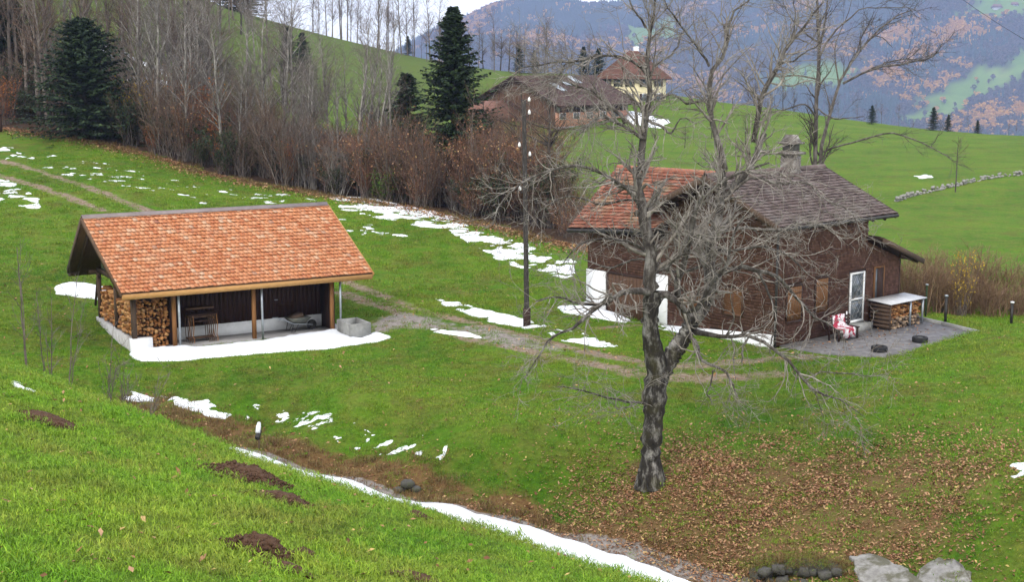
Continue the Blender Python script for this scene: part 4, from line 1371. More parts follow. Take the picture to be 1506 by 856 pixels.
MB().hexa([(-.08, -.58, 1.05), (2.5, -.58, 1.05), (2.5, .5, 1.12), (-.08, .5, 1.12), (-.08, -.58, 1.08), (2.5, -.58, 1.08), (2.5, .5, 1.15), (-.08, .5, 1.15)]).build('top_sheet', M['sheet'], fr_)

# two tyres used as planters
for (px, py, lab) in ((1293, 517, 'black tyre lying on the terrace edge beside the grass mound'), (1353, 503, 'black tyre with a pale centre lying on the open terrace')):
    P = at_z(px, py, TZ)
    ty = thing('tyre_planter', lab, 'tyre', P)
    MB().disc_ring((0, 0, .1), (0, 0, 1), .30, .2, 24, .17).build('tyre', M['rubber'], ty, True)
    MB().disc_ring((0, 0, .09), (0, 0, 1), .168, .14, 16, 0).build('filling', M['soil'] if px < 1300 else M['concrete'], ty)
# white parasol stand
P = at_z(1244, 489, TZ)
pb = thing('parasol_stand', 'white parasol stand with a short white pole in front of the glazed door', 'parasol stand', P)
MB().disc_ring((0, 0, .04), (0, 0, 1), .3, .08, 20, 0).build('foot', M['white_paint'], pb)
MB().cyl((0, 0, .07), (0, 0, .85), .028, k=10).build('pole', M['white_paint'], pb)
# garden table and chair with a red and white blanket
m, nt, b = newmat('red and white cloth')
ck = N(nt, "ShaderNodeTexNoise"); ck.inputs["Scale"].default_value = 5.5
tc = N(nt, "ShaderNodeTexCoord"); nt.links.new(tc.outputs["Object"], ck.inputs["Vector"])
nt.links.new(ramp(nt, [(.46, (.34, .03, .06)), (.50, (.66, .6, .62))], ck.outputs["Fac"]).outputs[0], b.inputs["Base Color"])
M['cloth'] = m
P = HO.q(3.15, -.85, TZ)
bc = thing('garden_bench', 'dark garden bench against the house wall on the terrace', 'bench', P, HO.yaw)
for s in (-.6, .6):
    MB().box(s - .03, s + .03, -.25, -.19, 0, .42).build('leg', M['dark_wood'], bc)
    MB().box(s - .03, s + .03, .19, .25, 0, .9).build('leg', M['dark_wood'], bc)
for i in range(4):
    MB().box(-.7, .7, -.26 + i * .12, -.16 + i * .12, .42, .45).build('seat_slat', M['dark_wood'], bc)
for i in range(3):
    MB().box(-.7, .7, .2, .23, .52 + i * .13, .62 + i * .13).build('back_slat', M['dark_wood'], bc)
gx = np.linspace(-.52, .28, 17)
prof = [(.26, .55), (.255, .93), (.19, .95), (.16, .7), (.1, .5), (-.1, .475), (-.28, .47), (-.32, .36), (-.315, .12)]
V = []
rs = R_(9)
for i, (yy, zz) in enumerate(prof):
    for x in gx:
        V.append((x + .02 * math.sin(i * 1.3 + x * 3), yy - .03 * math.sin(x * 16 + i * .5) * (i > 5) - .012, zz + .012 * math.sin(x * 11 + i)))
n = len(gx)
V = np.array(V)
F = [[i * n + j, i * n + j + 1, (i + 1) * n + j + 1, (i + 1) * n + j] for i in range(len(prof) - 1) for j in range(n - 1)]
o = MB().add(V, F).build('blanket', M['cloth'], None, True)
sm = o.modifiers.new('thick', 'SOLIDIFY'); sm.thickness = .012
o.location = tuple(P); o.rotation_euler = (0, 0, HO.yaw)
tag(o, 'red and white patterned blanket draped over the dark bench on the terrace', 'blanket')
# ------------------------------------------------------------------ tree growing (all branches of one level at once)
def resample(pts, rad, n=14):
    P = np.array(pts, float)
    # smooth through the points (Catmull-Rom), then even spacing
    Q, Rq = [], []
    rad = np.array(rad, float)
    for i in range(len(P) - 1):
        p0, p1, p2, p3 = P[max(i - 1, 0)], P[i], P[i + 1], P[min(i + 2, len(P) - 1)]
        for t in np.linspace(0, 1, 8, endpoint=False):
            Q.append(.5 * ((2 * p1) + (-p0 + p2) * t + (2 * p0 - 5 * p1 + 4 * p2 - p3) * t * t + (-p0 + 3 * p1 - 3 * p2 + p3) * t ** 3))
            Rq.append(rad[i] * (1 - t) + rad[i + 1] * t)
    Q.append(P[-1]); Rq.append(rad[-1])
    Q = np.array(Q); Rq = np.array(Rq)
    s = np.concatenate([[0], np.cumsum(np.linalg.norm(np.diff(Q, axis=0), axis=1))])
    u = np.linspace(0, s[-1], n)
    return np.stack([np.interp(u, s, Q[:, k]) for k in range(3)], 1), np.interp(u, s, Rq)

def sprout(P, Rd, count, llo, lhi, alo, ahi, curl, grav, n, rs, rratio=.6, rmin=.003, t0=.25, tip=.25, wlen=1.0, planar=0.0):
    """count children on the given parents (M,k,3); returns (count,n,3), (count,n)"""
    M_, k, _ = P.shape
    ln = np.linalg.norm(np.diff(P, axis=1), axis=2).sum(1) ** wlen
    pi = rs.choice(M_, count, p=ln / ln.sum())
    t = t0 + (1 - t0) * rs.rand(count) ** .85
    f = t * (k - 1)
    i = np.minimum(f.astype(int), k - 2)
    a = (f - i)[:, None]
    st = P[pi, i] * (1 - a) + P[pi, i + 1] * a
    r0 = (Rd[pi, i] * (1 - a[:, 0]) + Rd[pi, i + 1] * a[:, 0]) * rratio * rs.uniform(.7, 1.1, count)
    r0 = np.maximum(r0, rmin)
    T = P[pi, i + 1] - P[pi, i]
    T /= np.linalg.norm(T, axis=1, keepdims=True) + 1e-9
    rnd = rs.normal(0, 1, (count, 3))
    rnd[:, 2] *= 1 - planar
    side = rnd - (rnd * T).sum(1, keepdims=True) * T
    side /= np.linalg.norm(side, axis=1, keepdims=True) + 1e-9
    ang = np.radians(rs.uniform(alo, ahi, count))[:, None]
    d = T * np.cos(ang) + side * np.sin(ang)
    Ln = rs.uniform(llo, lhi, count) * (1.15 - .5 * t)
    out = np.empty((count, n, 3))
    out[:, 0] = st
    step = (Ln / (n - 1))[:, None]
    drift = rs.normal(0, 1, (count, 3)) * curl * .5
    for q in range(1, n):
        d = d + rs.normal(0, curl, (count, 3)) + drift * .35
        d[:, 2] += grav
        d /= np.linalg.norm(d, axis=1, keepdims=True)
        out[:, q] = out[:, q - 1] + d * step
    rr = r0[:, None] * np.linspace(1, tip, n)[None]
    return out, np.maximum(rr, rmin * .7)

# ------------------------------------------------------------------ the walnut tree in the meadow
TB = TREE.copy()
TY = TB[1]
def tp(px, py, d):
    return at_y(px, py, TY + d)
PXM = FPX / 36.2
TRW = 1.0
def limb(l, k=1.0):
    pts = [tp(a, b, d) for a, b, d, w in l]
    return resample(pts, [k * w * (.60 + .28 * min(w / 24, 1)) / 2 / PXM for *_, w in l])
def cx(l, x0, y0, s):     # crop -> photo pixels
    return [(x0 + a * s, y0 + b * s, d, w) for a, b, d, w in l]
trunk_l = [
    [(957, 716, 0, 50), (956, 700, 0, 40), (957, 670, 0, 36), (961, 620, 0, 37), (963, 575, 0, 38), (966, 545, 0, 42), (962, 520, 0, 36), (957, 490, -.1, 29), (957, 455, -.2, 28), (962, 428, -.2, 30)],
    [(966, 560, 0, 36), (978, 540, .1, 33), (992, 518, .2, 31), (1008, 492, .3, 28), (1020, 468, .4, 26)],
]
limb_l = [
    # main left stem going up
    cx([(455, 310, -.2, 24), (446, 280, -.2, 22), (450, 220, -.1, 21), (436, 130, 0, 19), (432, 100, 0, 18), (422, 50, .1, 16), (414, 0, .2, 15)], 700, 250, .5725),
    cx([(632, 860, .2, 15), (632, 760, .2, 14), (640, 640, .3, 13), (650, 560, .3, 12), (665, 470, .4, 11), (660, 380, .5, 10), (645, 280, .5, 9), (650, 150, .6, 7.5), (662, 20, .7, 6), (672, -90, .7, 4), (690, -200, .8, 2)], 760, 0, .292),
    # right main stem
    cx([(560, 385, .4, 25), (590, 340, .5, 23), (602, 290, .6, 22), (596, 230, .7, 20), (612, 170, .8, 18), (630, 110, .9, 16), (640, 50, 1.0, 15), (634, 0, 1.0, 14)], 700, 250, .5725),
    cx([(1042, 860, 1.0, 14), (1020, 780, 1.0, 13), (985, 650, 1.0, 11), (962, 560, 1.0, 10), (958, 450, 1.1, 9.5), (980, 345, 1.2, 9), (1040, 280, 1.3, 8), (1062, 180, 1.4, 7), (1095, 60, 1.5, 5), (1190, -20, 1.6, 3), (1230, -150, 1.6, 1.5)], 760, 0, .292),
    # limb between, from the right stem up to the right
    cx([(640, 70, 1.0, 13), (690, 20, 1.1, 12), (720, -30, 1.2, 12), (740, -90, 1.3, 11)], 700, 250, .5725),
    cx([(20, 690, 1.3, 11), (50, 480, 1.4, 10.5), (75, 420, 1.4, 10), (140, 320, 1.5, 9), (180, 240, 1.6, 7.5), (270, 120, 1.7, 5), (330, 40, 1.8, 4), (400, -80, 1.9, 2)], 1100, 0, .3036),
    cx([(180, 240, 1.6, 5), (200, 160, 1.5, 4), (210, 60, 1.4, 3), (190, -60, 1.3, 2)], 1100, 0, .3036),
    cx([(150, 310, 1.5, 5), (230, 300, 1.2, 4), (310, 255, .9, 3), (400, 200, .6, 2)], 1100, 0, .3036),
    # crotch branch, left stem to right stem
    cx([(462, 318, -.2, 17), (490, 315, -.4, 15), (520, 345, -.5, 13), (545, 375, -.4, 12), (575, 350, -.7, 10), (600, 300, -1.0, 8), (640, 250, -1.4, 6), (650, 180, -1.7, 5), (680, 120, -2, 3)], 700, 250, .5725),
    # pale limb left of the right stem
    cx([(545, 380, .3, 14), (520, 300, -.2, 13), (535, 240, -.5, 12), (555, 150, -.7, 11), (560, 110, -.8, 10), (600, 60, -1, 8), (660, 20, -1.2, 6), (760, -10, -1.5, 4)], 700, 250, .5725),
    # long left limb, drooping
    cx([(450, 318, -.3, 15), (400, 314, -.8, 12), (345, 340, -1.3, 10), (285, 380, -1.7, 8), (240, 410, -2.0, 6), (190, 430, -2.2, 4.5), (160, 480, -2.4, 3), (120, 540, -2.5, 2)], 700, 250, .5725),
    cx([(345, 340, -1.3, 7), (280, 345, -1.6, 5), (220, 330, -1.9, 4), (150, 345, -2.2, 3)], 700, 250, .5725),
    # right, drooping
    cx([(600, 278, .6, 12), (680, 250, .2, 9), (725, 258, -.1, 9), (770, 268, -.3, 8), (810, 300, -.5, 7), (850, 345, -.7, 6), (885, 385, -.8, 5), (920, 400, -.9, 3), (960, 440, -1, 2)], 700, 250, .5725),
    cx([(725, 258, -.1, 6), (760, 330, -.3, 5), (775, 400, -.5, 4), (760, 460, -.5, 2)], 700, 250, .5725),
    cx([(550, 415, .3, 14), (600, 425, 0, 10), (650, 432, -.3, 8), (705, 428, -.5, 7.5), (760, 458, -.7, 7), (800, 490, -.9, 6.5), (840, 545, -1.0, 6), (892, 582, -1.1, 5), (930, 590, -1.2, 3), (1000, 640, -1.3, 1.6)], 700, 250, .5725),
    cx([(545, 425, .2, 10), (565, 450, -.2, 8), (575, 490, -.4, 7), (610, 515, -.6, 6), (640, 530, -.7, 5), (655, 560, -.8, 4), (665, 600, -.8, 2.5)], 700, 250, .5725),
    cx([(610, 515, -.6, 4), (590, 560, -.8, 3), (600, 600, -.9, 2)], 700, 250, .5725),
    cx([(705, 428, -.5, 4.5), (680, 460, -.6, 4), (690, 500, -.7, 3)], 700, 250, .5725),
    cx([(840, 545, -1, 4), (880, 520, -1.2, 3.2), (960, 530, -1.4, 2.5), (1040, 520, -1.5, 1.5)], 700, 250, .5725),
    # low left twigs
    [(962, 598, 0, 8), (930, 590, -.5, 5), (890, 582, -.9, 4), (850, 572, -1.2, 3), (820, 570, -1.4, 2)],
    # upper left arcs
    cx([(658, 375, .5, 6), (600, 300, .3, 6), (540, 268, .1, 6), (480, 262, -.1, 5.5), (400, 272, -.4, 5), (290, 300, -.7, 4.5), (180, 305, -1.0, 4), (90, 318, -1.2, 3), (20, 340, -1.4, 2)], 760, 0, .292),
    cx([(400, 272, -.4, 4), (330, 330, -.6, 3), (250, 310, -.8, 3), (200, 390, -1, 2)], 760, 0, .292),
    cx([(545, 620, .2, 9), (520, 580, .1, 7), (450, 530, -.1, 6), (375, 470, -.3, 5), (300, 440, -.5, 4), (200, 400, -.8, 3), (120, 430, -1, 2)], 760, 0, .292),
    cx([(640, 700, .2, 9), (560, 640, 0, 7), (470, 595, -.2, 6), (390, 600, -.5, 5), (340, 640, -.7, 4), (310, 680, -.8, 3)], 760, 0, .292),
    cx([(432, 105, 0, 9), (400, 50, -.3, 8), (350, 20, -.6, 7), (280, -10, -.9, 6), (200, 0, -1.2, 5), (120, 30, -1.5, 4), (60, 90, -1.7, 3), (40, 140, -1.8, 2)], 700, 250, .5725),
    cx([(430, 90, 0, 6), (380, 80, .4, 5), (300, 90, .8, 4), (230, 70, 1.1, 3), (150, 110, 1.4, 2)], 700, 250, .5725),
    cx([(650, 150, .6, 5), (590, 80, .4, 4), (560, 0, .2, 3), (540, -100, 0, 2)], 760, 0, .292),
    cx([(660, 380, .5, 6), (720, 330, .9, 5), (790, 270, 1.2, 4), (850, 180, 1.5, 3)], 760, 0, .292),
    cx([(975, 330, 1.2, 6), (900, 225, 1.0, 5), (850, 150, .8, 4), (800, 90, .6, 4), (740, 10, .4, 3), (700, -80, .3, 2)], 760, 0, .292),
    cx([(960, 500, 1.1, 6), (880, 510, .8, 5), (800, 470, .5, 4), (740, 490, .3, 3)], 760, 0, .292),
    cx([(640, 590, .3, 7), (720, 640, 0, 6), (770, 690, -.2, 5), (830, 620, -.4, 3), (900, 640, -.6, 2)], 760, 0, .292),
    # right side over the dark roof
    cx([(660, 55, 1.0, 7), (720, 20, .6, 6), (790, 40, .2, 5), (850, 30, -.2, 4), (900, 70, -.5, 3.5), (960, 100, -.8, 3), (1000, 180, -1, 2)], 700, 250, .5725),
    cx([(612, 165, .8, 8), (680, 150, 1.2, 7), (760, 160, 1.5, 6), (830, 140, 1.8, 5), (900, 150, 2, 4), (980, 130, 2.2, 2)], 700, 250, .5725),
    cx([(603, 200, .7, 8), (660, 200, .2, 6), (720, 180, -.3, 5), (790, 200, -.7, 4), (840, 250, -1, 3)], 700, 250, .5725),
    cx([(596, 240, .7, 8), (520, 260, 1.2, 6), (420, 230, 1.6, 5), (350, 250, 1.9, 4), (280, 230, 2.2, 2.5)], 700, 250, .5725),
    cx([(450, 220, -.1, 8), (400, 190, -.6, 6), (340, 180, -1, 5), (270, 200, -1.3, 4), (220, 250, -1.5, 2)], 700, 250, .5725),
    cx([(448, 270, -.1, 7), (500, 240, -.8, 5), (540, 210, -1.4, 4), (590, 240, -1.8, 3), (640, 300, -2.2, 2)], 700, 250, .5725),
]
rs = R_(101)
tr_ = [limb(l, .92) for l in trunk_l]
lb_ = [limb(l) for l in limb_l]
wal = thing('walnut_tree', 'large bare walnut tree with two grey lichened stems standing alone in the meadow', 'tree', TB)
off = TB
mb = MB()
for P, Rd in tr_:
    P2, R2 = resample(P, Rd, 40)
    R2 = R2 * (1 + .10 * rs.normal(0, 1, len(R2)))
    mb.tubes((P2 - off)[None], R2[None], 18)
# root flare
for a in np.arange(0, 6.28, .7):
    d = np.array([math.cos(a), math.sin(a), 0])
    mb.tubes(np.array([d * .1 + (0, 0, .8), d * .24 + (0, 0, .28), d * .33 + (0, 0, .02), d * .42 + (0, 0, -.14)]), np.array([.12, .12, .10, .05]), 8)
# bark knobs
for q in range(26):
    P, Rd = tr_[rs.randint(0, 2)]
    i = rs.randint(1, len(P) - 1)
    d = rs.normal(0, 1, 3); d[2] = .2; d /= np.linalg.norm(d)
    c = P[i] - off + d * Rd[i] * .8
    mb.tubes(np.array([c, c + d * Rd[i] * .35, c + d * Rd[i] * .45]), np.array([.09, .07, .01]), 7)
t = mb.build('trunk', M['walnut_trunk'], wal, True)
LP = np.array([a for a, b in lb_])
LR = np.array([b for a, b in lb_])
# crooked little wanders on the limbs
LP = LP + np.cumsum(rs.normal(0, .022, LP.shape), axis=1)
MB().tubes(LP - off, LR, 9).build('limb', M['walnut_limb'], wal, True)
AP = np.concatenate([LP])
b1, r1 = sprout(LP, LR, 420, .6, 2.0, 25, 70, .19, .012, 10, rs, .5, .0065, .12, .25)
b2, r2 = sprout(np.concatenate([b1]), np.concatenate([r1]), 2100, .3, 1.0, 25, 75, .22, .012, 7, rs, .62, .0050, .15, .4)
b3, r3 = sprout(b2, r2, 5200, .12, .5, 25, 75, .24, .0, 5, rs, .75, .0042, .2, .6)
UP = [i for i in range(len(LP)) if LP[i, :, 2].max() > TB[2] + 8.2]
UPP, UPR = LP[UP], LR[UP]
b5, r5 = sprout(UPP, UPR, 260, .7, 2.2, 20, 55, .14, .03, 9, rs, .5, .006, .1, .25)
b6, r6 = sprout(b5, r5, 1200, .3, 1.0, 20, 60, .17, .02, 6, rs, .65, .0048, .12, .4)
b7, r7 = sprout(b6, r6, 2200, .12, .45, 20, 60, .18, .01, 4, rs, .75, .004, .2, .6)
b4, r4 = sprout(LP, LR, 500, .25, .8, 40, 90, .28, -.02, 6, rs, .4, .0042, .1, .4)
MB().tubes(b1 - off, r1, 6).tubes(b5 - off, r5, 5).tubes(b4 - off, r4, 4).build('bough', M['walnut_twig'], wal, True)
o = MB().tubes(b2 - off, r2, 4).tubes(b3 - off, r3, 3).tubes(b6 - off, r6, 3).tubes(b7 - off, r7, 3).build('twigs', M['walnut_twig'], wal); o['kind'] = 'stuff'

# ------------------------------------------------------------------ tree kinds for the woods
def bare_tree_meshes(seed, h, kind):
    """returns trunk mesh, crown mesh; kinds: 'tall' one straight stem, 'multi' several stems, 'round' broad crown"""
    rs = R_(seed)
    z = np.linspace(0, 1, 12)
    stems, rad = [], []
    ns = {'tall': 1, 'multi': rs.randint(3, 6), 'round': 1, 'slim': 1}[kind]
    for s in range(ns):
        a = rs.rand() * 6.28
        lean = rs.uniform(.02, .08) if ns == 1 else rs.uniform(.10, .25)
        hh = h * rs.uniform(.8, 1.0) if s else h
        wob = np.cumsum(rs.normal(0, .006 * h, (12, 2)), axis=0)
        x = math.cos(a) * lean * hh * z ** .8 + wob[:, 0] * z
        y = math.sin(a) * lean * hh * z ** .8 + wob[:, 1] * z
        stems.append(np.stack([x, y, z * hh - .3], 1))
        r0 = {'tall': .0105, 'multi': .009, 'round': .017, 'slim': .008}[kind] * h
        rad.append(r0 * (1 - z) ** .8 + .008)
    S, Rr = np.array(stems), np.array(rad)
    n1 = {'tall': 34, 'multi': 46, 'round': 40, 'slim': 22}[kind]
    al = (18, 48) if kind != 'round' else (35, 75)
    b1, r1 = sprout(S, Rr, n1, .14 * h, .30 * h, al[0], al[1], .09, .035, 7, rs, .55, .012, .28 if kind != 'round' else .3, .3)
    b2, r2 = sprout(b1, r1, n1 * 5, .05 * h, .14 * h, 20, 55, .13, .03, 5, rs, .6, .008, .15, .4)
    b3, r3 = sprout(b2, r2, n1 * 13, .03 * h, .075 * h, 20, 55, .14, .02, 4, rs, .75, .0065, .15, .6)
    return MB().tubes(S, Rr, 7).tubes(b1, r1, 4), MB().tubes(b2, r2, 3).tubes(b3, r3, 3)

def bush_mesh(seed, h, spread, n0=26, leaf=None):
    rs = R_(seed)
    a = rs.rand(n0) * 6.28
    lean = rs.uniform(.02, 1, n0) * spread
    z = np.linspace(0, 1, 7)
    hh = h * rs.uniform(.55, 1.0, n0)
    bx = rs.normal(0, .25, (n0, 2))
    S = np.stack([bx[:, :1] + np.cos(a)[:, None] * (lean * hh)[:, None] * z ** 1.1, bx[:, 1:] + np.sin(a)[:, None] * (lean * hh)[:, None] * z ** 1.1, hh[:, None] * z - .2], 2)
    S[:, 1:] += np.cumsum(rs.normal(0, .035, (n0, 6, 3)), axis=1)
    Rr = np.maximum(.018 * (1 - z) + .007, 0)[None] * rs.uniform(.6, 1.3, (n0, 1))
    b1, r1 = sprout(S, Rr, n0 * 8, .16 * h, .34 * h, 14, 48, .10, .03, 5, rs, .7, .008, .12, .4)
    b2, r2 = sprout(b1, r1, n0 * 22, .06 * h, .17 * h, 15, 55, .12, .02, 4, rs, .8, .0065, .1, .6)
    st = MB().tubes(S, Rr, 5)
    cr = MB().tubes(b1, r1, 3).tubes(b2, r2, 3)
    lf = None
    if leaf:
        lf = leaf_mesh(np.concatenate([b1[:, 2:].reshape(-1, 3), b2[:, 1:].reshape(-1, 3)]), leaf, .07, rs)
    return st, cr, lf

def leaf_mesh(P, count, size, rs):
    P = P[rs.choice(len(P), count)] + rs.normal(0, size * .6, (count, 3))
    e = rs.normal(0, 1, (count, 3)); e /= np.linalg.norm(e, axis=1, keepdims=True)
    f = rs.normal(0, 1, (count, 3)); f -= (f * e).sum(1, keepdims=True) * e; f /= np.linalg.norm(f, axis=1, keepdims=True)
    s = size * rs.uniform(.6, 1.2, (count, 1))
    V = np.stack([P - e * s, P + f * s * .55, P + e * s, P - f * s * .55], 1).reshape(-1, 3)
    return MB().add(V, np.arange(count * 4).reshape(-1, 4))

def conifer_mesh(seed, h, w, dens=1.0, irregular=.15, low=.06, full=1.0):
    rs = R_(seed)
    nb = int(210 * dens)
    t = rs.rand(nb) ** .85 * (1 - low) + low
    z0 = t * h
    L_ = (w / 2) * (1 - t) ** full * (1 + rs.normal(0, irregular, nb)) + .12
    a = np.arange(nb) * 2.399 + rs.normal(0, .3, nb)
    d = np.stack([np.cos(a), np.sin(a)], 1)
    ns = 7
    u = np.linspace(0, 1, ns)
    rise = (.25 - .45 * (1 - t))[:, None]
    P = np.stack([d[:, :1] * L_[:, None] * u, d[:, 1:] * L_[:, None] * u, z0[:, None] + L_[:, None] * (rise * u + .18 * u ** 2 - .10 * u)], 2)
    tr = MB().tubes(np.array([[(0, 0, -.3), (0, 0, h * .5), (0, 0, h)]]), np.array([[.018 * h, .011 * h, .01]]), 8)
    tr.tubes(P, np.maximum(.02 * (1 - u), .006)[None] * np.ones((nb, 1)), 3)
    # needle sprays along the boughs
    m_ = int(26 * dens ** .3)
    bi = np.repeat(np.arange(nb), m_)
    uu = rs.uniform(.12, 1.0, len(bi))
    f = uu * (ns - 1); i = np.minimum(f.astype(int), ns - 2); q = (f - i)[:, None]
    c = P[bi, i] * (1 - q) + P[bi, i + 1] * q
    fw = np.concatenate([d[bi], np.zeros((len(bi), 1))], 1)
    sd = np.stack([-fw[:, 1], fw[:, 0], np.zeros(len(bi))], 1) * np.where(rs.rand(len(bi)) < .5, 1, -1)[:, None]
    dr = fw * rs.uniform(.2, 1, (len(bi), 1)) + sd * rs.uniform(.1, 1.0, (len(bi), 1)) + np.array([0, 0, -.25]) + rs.normal(0, .22, (len(bi), 3))
    dr /= np.linalg.norm(dr, axis=1, keepdims=True)
    ln = (.10 + .30 * (1 - uu * .5)) * rs.uniform(.6, 1.2, len(bi)) * (.55 + .06 * w)
    ln = ln[:, None]
    wd = np.cross(dr, np.array([0, 0, 1.]) + rs.normal(0, .4, (len(bi), 3)))
    wd /= np.linalg.norm(wd, axis=1, keepdims=True) + 1e-9
    wd *= ln * .30
    V = np.stack([c, c + dr * ln * .5 + wd, c + dr * ln, c + dr * ln * .5 - wd], 1).reshape(-1, 3)
    nd = MB().add(V, np.arange(len(bi) * 4).reshape(-1, 4))
    return tr, nd

class Kind:
    """a tree kind: its meshes made once, then copied"""
    def __init__(s, name, cat, parts):
        s.name, s.cat = name, cat
        root = thing(name, 'x', cat)
        COL.objects.unlink(root)
        s.root, s.kids = root, []
        for nm, me in parts:
            o = bpy.data.objects.new(nm, me)
            s.kids.append(o)
    def put(s, P, rz, sc, label, group=None):
        r = s.root.copy()
        COL.objects.link(r)
        r.location = tuple(float(v) for v in P)
        r.rotation_euler = (0, 0, rz)
        r.scale = sc if hasattr(sc, '__len__') else (sc, sc, sc)
        r['label'] = label
        if group: r['group'] = group
        for k in s.kids:
            c = k.copy()
            COL.objects.link(c)
            c.parent = r
        return r
def stf(me): return me
def bare_kind(name, seed, h, kind, bm, tm):
    a, b_ = bare_tree_meshes(seed, h, kind)
    return Kind(name, 'tree', [('trunk', a.mesh('trunk', bm)), ('crown', b_.mesh('crown', tm))])
K_tall = [bare_kind('bare_tree', 300 + i, 13, 'tall', M['bark_brown'], M['twig_brown']) for i in range(3)]
K_pale = [bare_kind('pale_bare_tree', 310 + i, 11, 'tall', M['bark_pale'], M['twig_grey']) for i in range(3)]
K_multi = [bare_kind('bare_tree', 320 + i, 12, 'multi', M['bark_pale'], M['twig_grey']) for i in range(2)]
K_round = [bare_kind('bare_tree', 330 + i, 10, 'round', M['bark_dark'], M['twig_brown']) for i in range(2)]
K_slim = [bare_kind('slim_bare_tree', 340 + i, 8, 'slim', M['bark_brown'], M['twig_brown']) for i in range(2)]
def bush_kind(name, seed, h, sp, bm, tm, leaf=None, lm=None, n0=26):
    a, b_, l = bush_mesh(seed, h, sp, n0, leaf)
    parts = [('stems', a.mesh('stems', bm)), ('crown', b_.mesh('crown', tm))]
    if l: parts.append(('leaves', l.mesh('leaves', lm)))
    return Kind(name, 'bush', parts)
K_bush = [bush_kind('brown_bush', 400 + i, 5, .52, M['bark_brown'], M['twig_brown']) for i in range(3)]
K_bushr = [bush_kind('reddish_bush', 410 + i, 5, .58, M['bark_brown'], M['twig_red'], 500, M['leaf_brown']) for i in range(2)]
K_bushg = [bush_kind('grey_bush', 420 + i, 5, .55, M['bark_pale'], M['twig_grey']) for i in range(2)]
K_bushd = [bush_kind('dark_bush', 425, 3, .6, M['bark_dark'], M['twig_brown'], 2600, M['needle'])]
K_or = [bush_kind('orange_bush', 430, 4, .4, M['bark_brown'], M['twig_red'], 700, M['leaf_orange'])]
K_ye = [bush_kind('yellow_bush', 431, 3, .4, M['bark_brown'], M['twig_straw'], 500, M['leaf_yellow'])]
K_gr = [bush_kind('green_bush', 432, 2, .5, M['bark_brown'], M['twig_brown'], 900, M['leaf_green'])]
K_straw = [bush_kind('straw_bush', 440 + i, 3, .42, M['twig_straw'], M['twig_straw'], None, None, 30) for i in range(3)]

def con_kind(name, *a, mat='needle', **k):
    t, n = conifer_mesh(*a, **k)
    return Kind(name, 'tree', [('trunk', t.mesh('trunk', M['bark_dark'])), ('crown', n.mesh('crown', M[mat]))])
K_yew = con_kind('dark_conifer', 500, 9, 8.6, 3.6, .30, .02, .62)
K_spruce = con_kind('tall_spruce', 501, 13, 6.6, 3.4, .34, .1, .8)
K_small = [con_kind('small_spruce', 502 + i, 8, 4.4, 1.7, .28, .05, .85) for i in range(2)]

def ground_at(px, y):
    x = (px - 753) / FPX * y / 1.0
    x = x * (_c + 0) if False else (px - 753) / FPX * (y * _c + (0) ) / 1.0
    return x
def place(px, y):
    """a spot on the ground seen in photo column px at distance y"""
    z = 0.0
    for _ in range(3):
        d = y * _c + (z - CAMH) * _s
        x = (px - 753) / FPX * d
        z = hz1(x, y)
    return np.array([x, y, z])
rs = R_(77)
def ey(px):
    y = 90.0
    for _ in range(6):
        y = float(edge_y((px - 753) / FPX * y))
    return y

# named single trees of the wood edge
K_yew.put(place(128, ey(128) + 1.2), .4, (1.0, 1.0, .93), 'broad very dark evergreen conifer at the left edge of the wood above the meadow')
K_yew.put(place(20, ey(20) + 14), 2.0, (.8, .8, .9), 'dark evergreen half hidden behind bare trunks in the far left wood')
K_spruce.put(place(668, ey(668) + 7), 1.1, (1.0, 1.0, .93), 'tall dark green spruce rising above the brown thicket left of the farm')
K_small[0].put(place(600, ey(600) + 9), 2.1, (1.25, 1.25, 1.0), 'dark green spruce just left of the tall spruce, half hidden in the thicket', )
K_small[1].put(place(446, 172), .1, (.9, .9, .75), 'small dark spruce standing on the green slope below the skyline trees')
K_small[0].put(place(424, 176), 1.9, (.8, .8, .72), 'smaller dark spruce beside another spruce on the green slope, left one')
K_small[1].put(place(285, 132), 1.0, (1.1, 1.1, 1.1), 'dark spruce behind the pale stems in the middle of the left wood')
K_small[0].put(place(365, 225), 1.0, (1.7, 1.7, .95), 'dark conifer on the hilltop left of the white sky')
K_small[1].put(place(340, 222), 2.3, (1.5, 1.5, .9), 'broad dark conifer on the hilltop partly hidden by bare branches')
for px, y, s, lab in ((764, 248, .72, 'dark conifer on the ridge left of the paler gap above the barn'), (786, 249, .62, 'short dark conifer right beside a taller one on the ridge above the barn'),
                      (880, 244, .95, 'tall dark conifer on the ridge left of the yellow farmhouse'), (858, 246, .85, 'thin dark conifer on the ridge above the barn roof'), (600, 243, .5, 'small dark conifer among bare skyline trees'),
                      (1372, 218, .55, 'pointed little spruce on the crest of the right meadow'), (1394, 219, .40, 'low round dark bush shaped conifer on the right meadow crest'), (1437, 216, .32, 'smallest dark conifer on the right meadow crest'), (1282, 222, .45, 'dark low conifer on the meadow crest behind the house')):
    K_small[int(px) % 2].put(place(px, y), px * .7, (s * .98, s * .98, s * .85), lab)

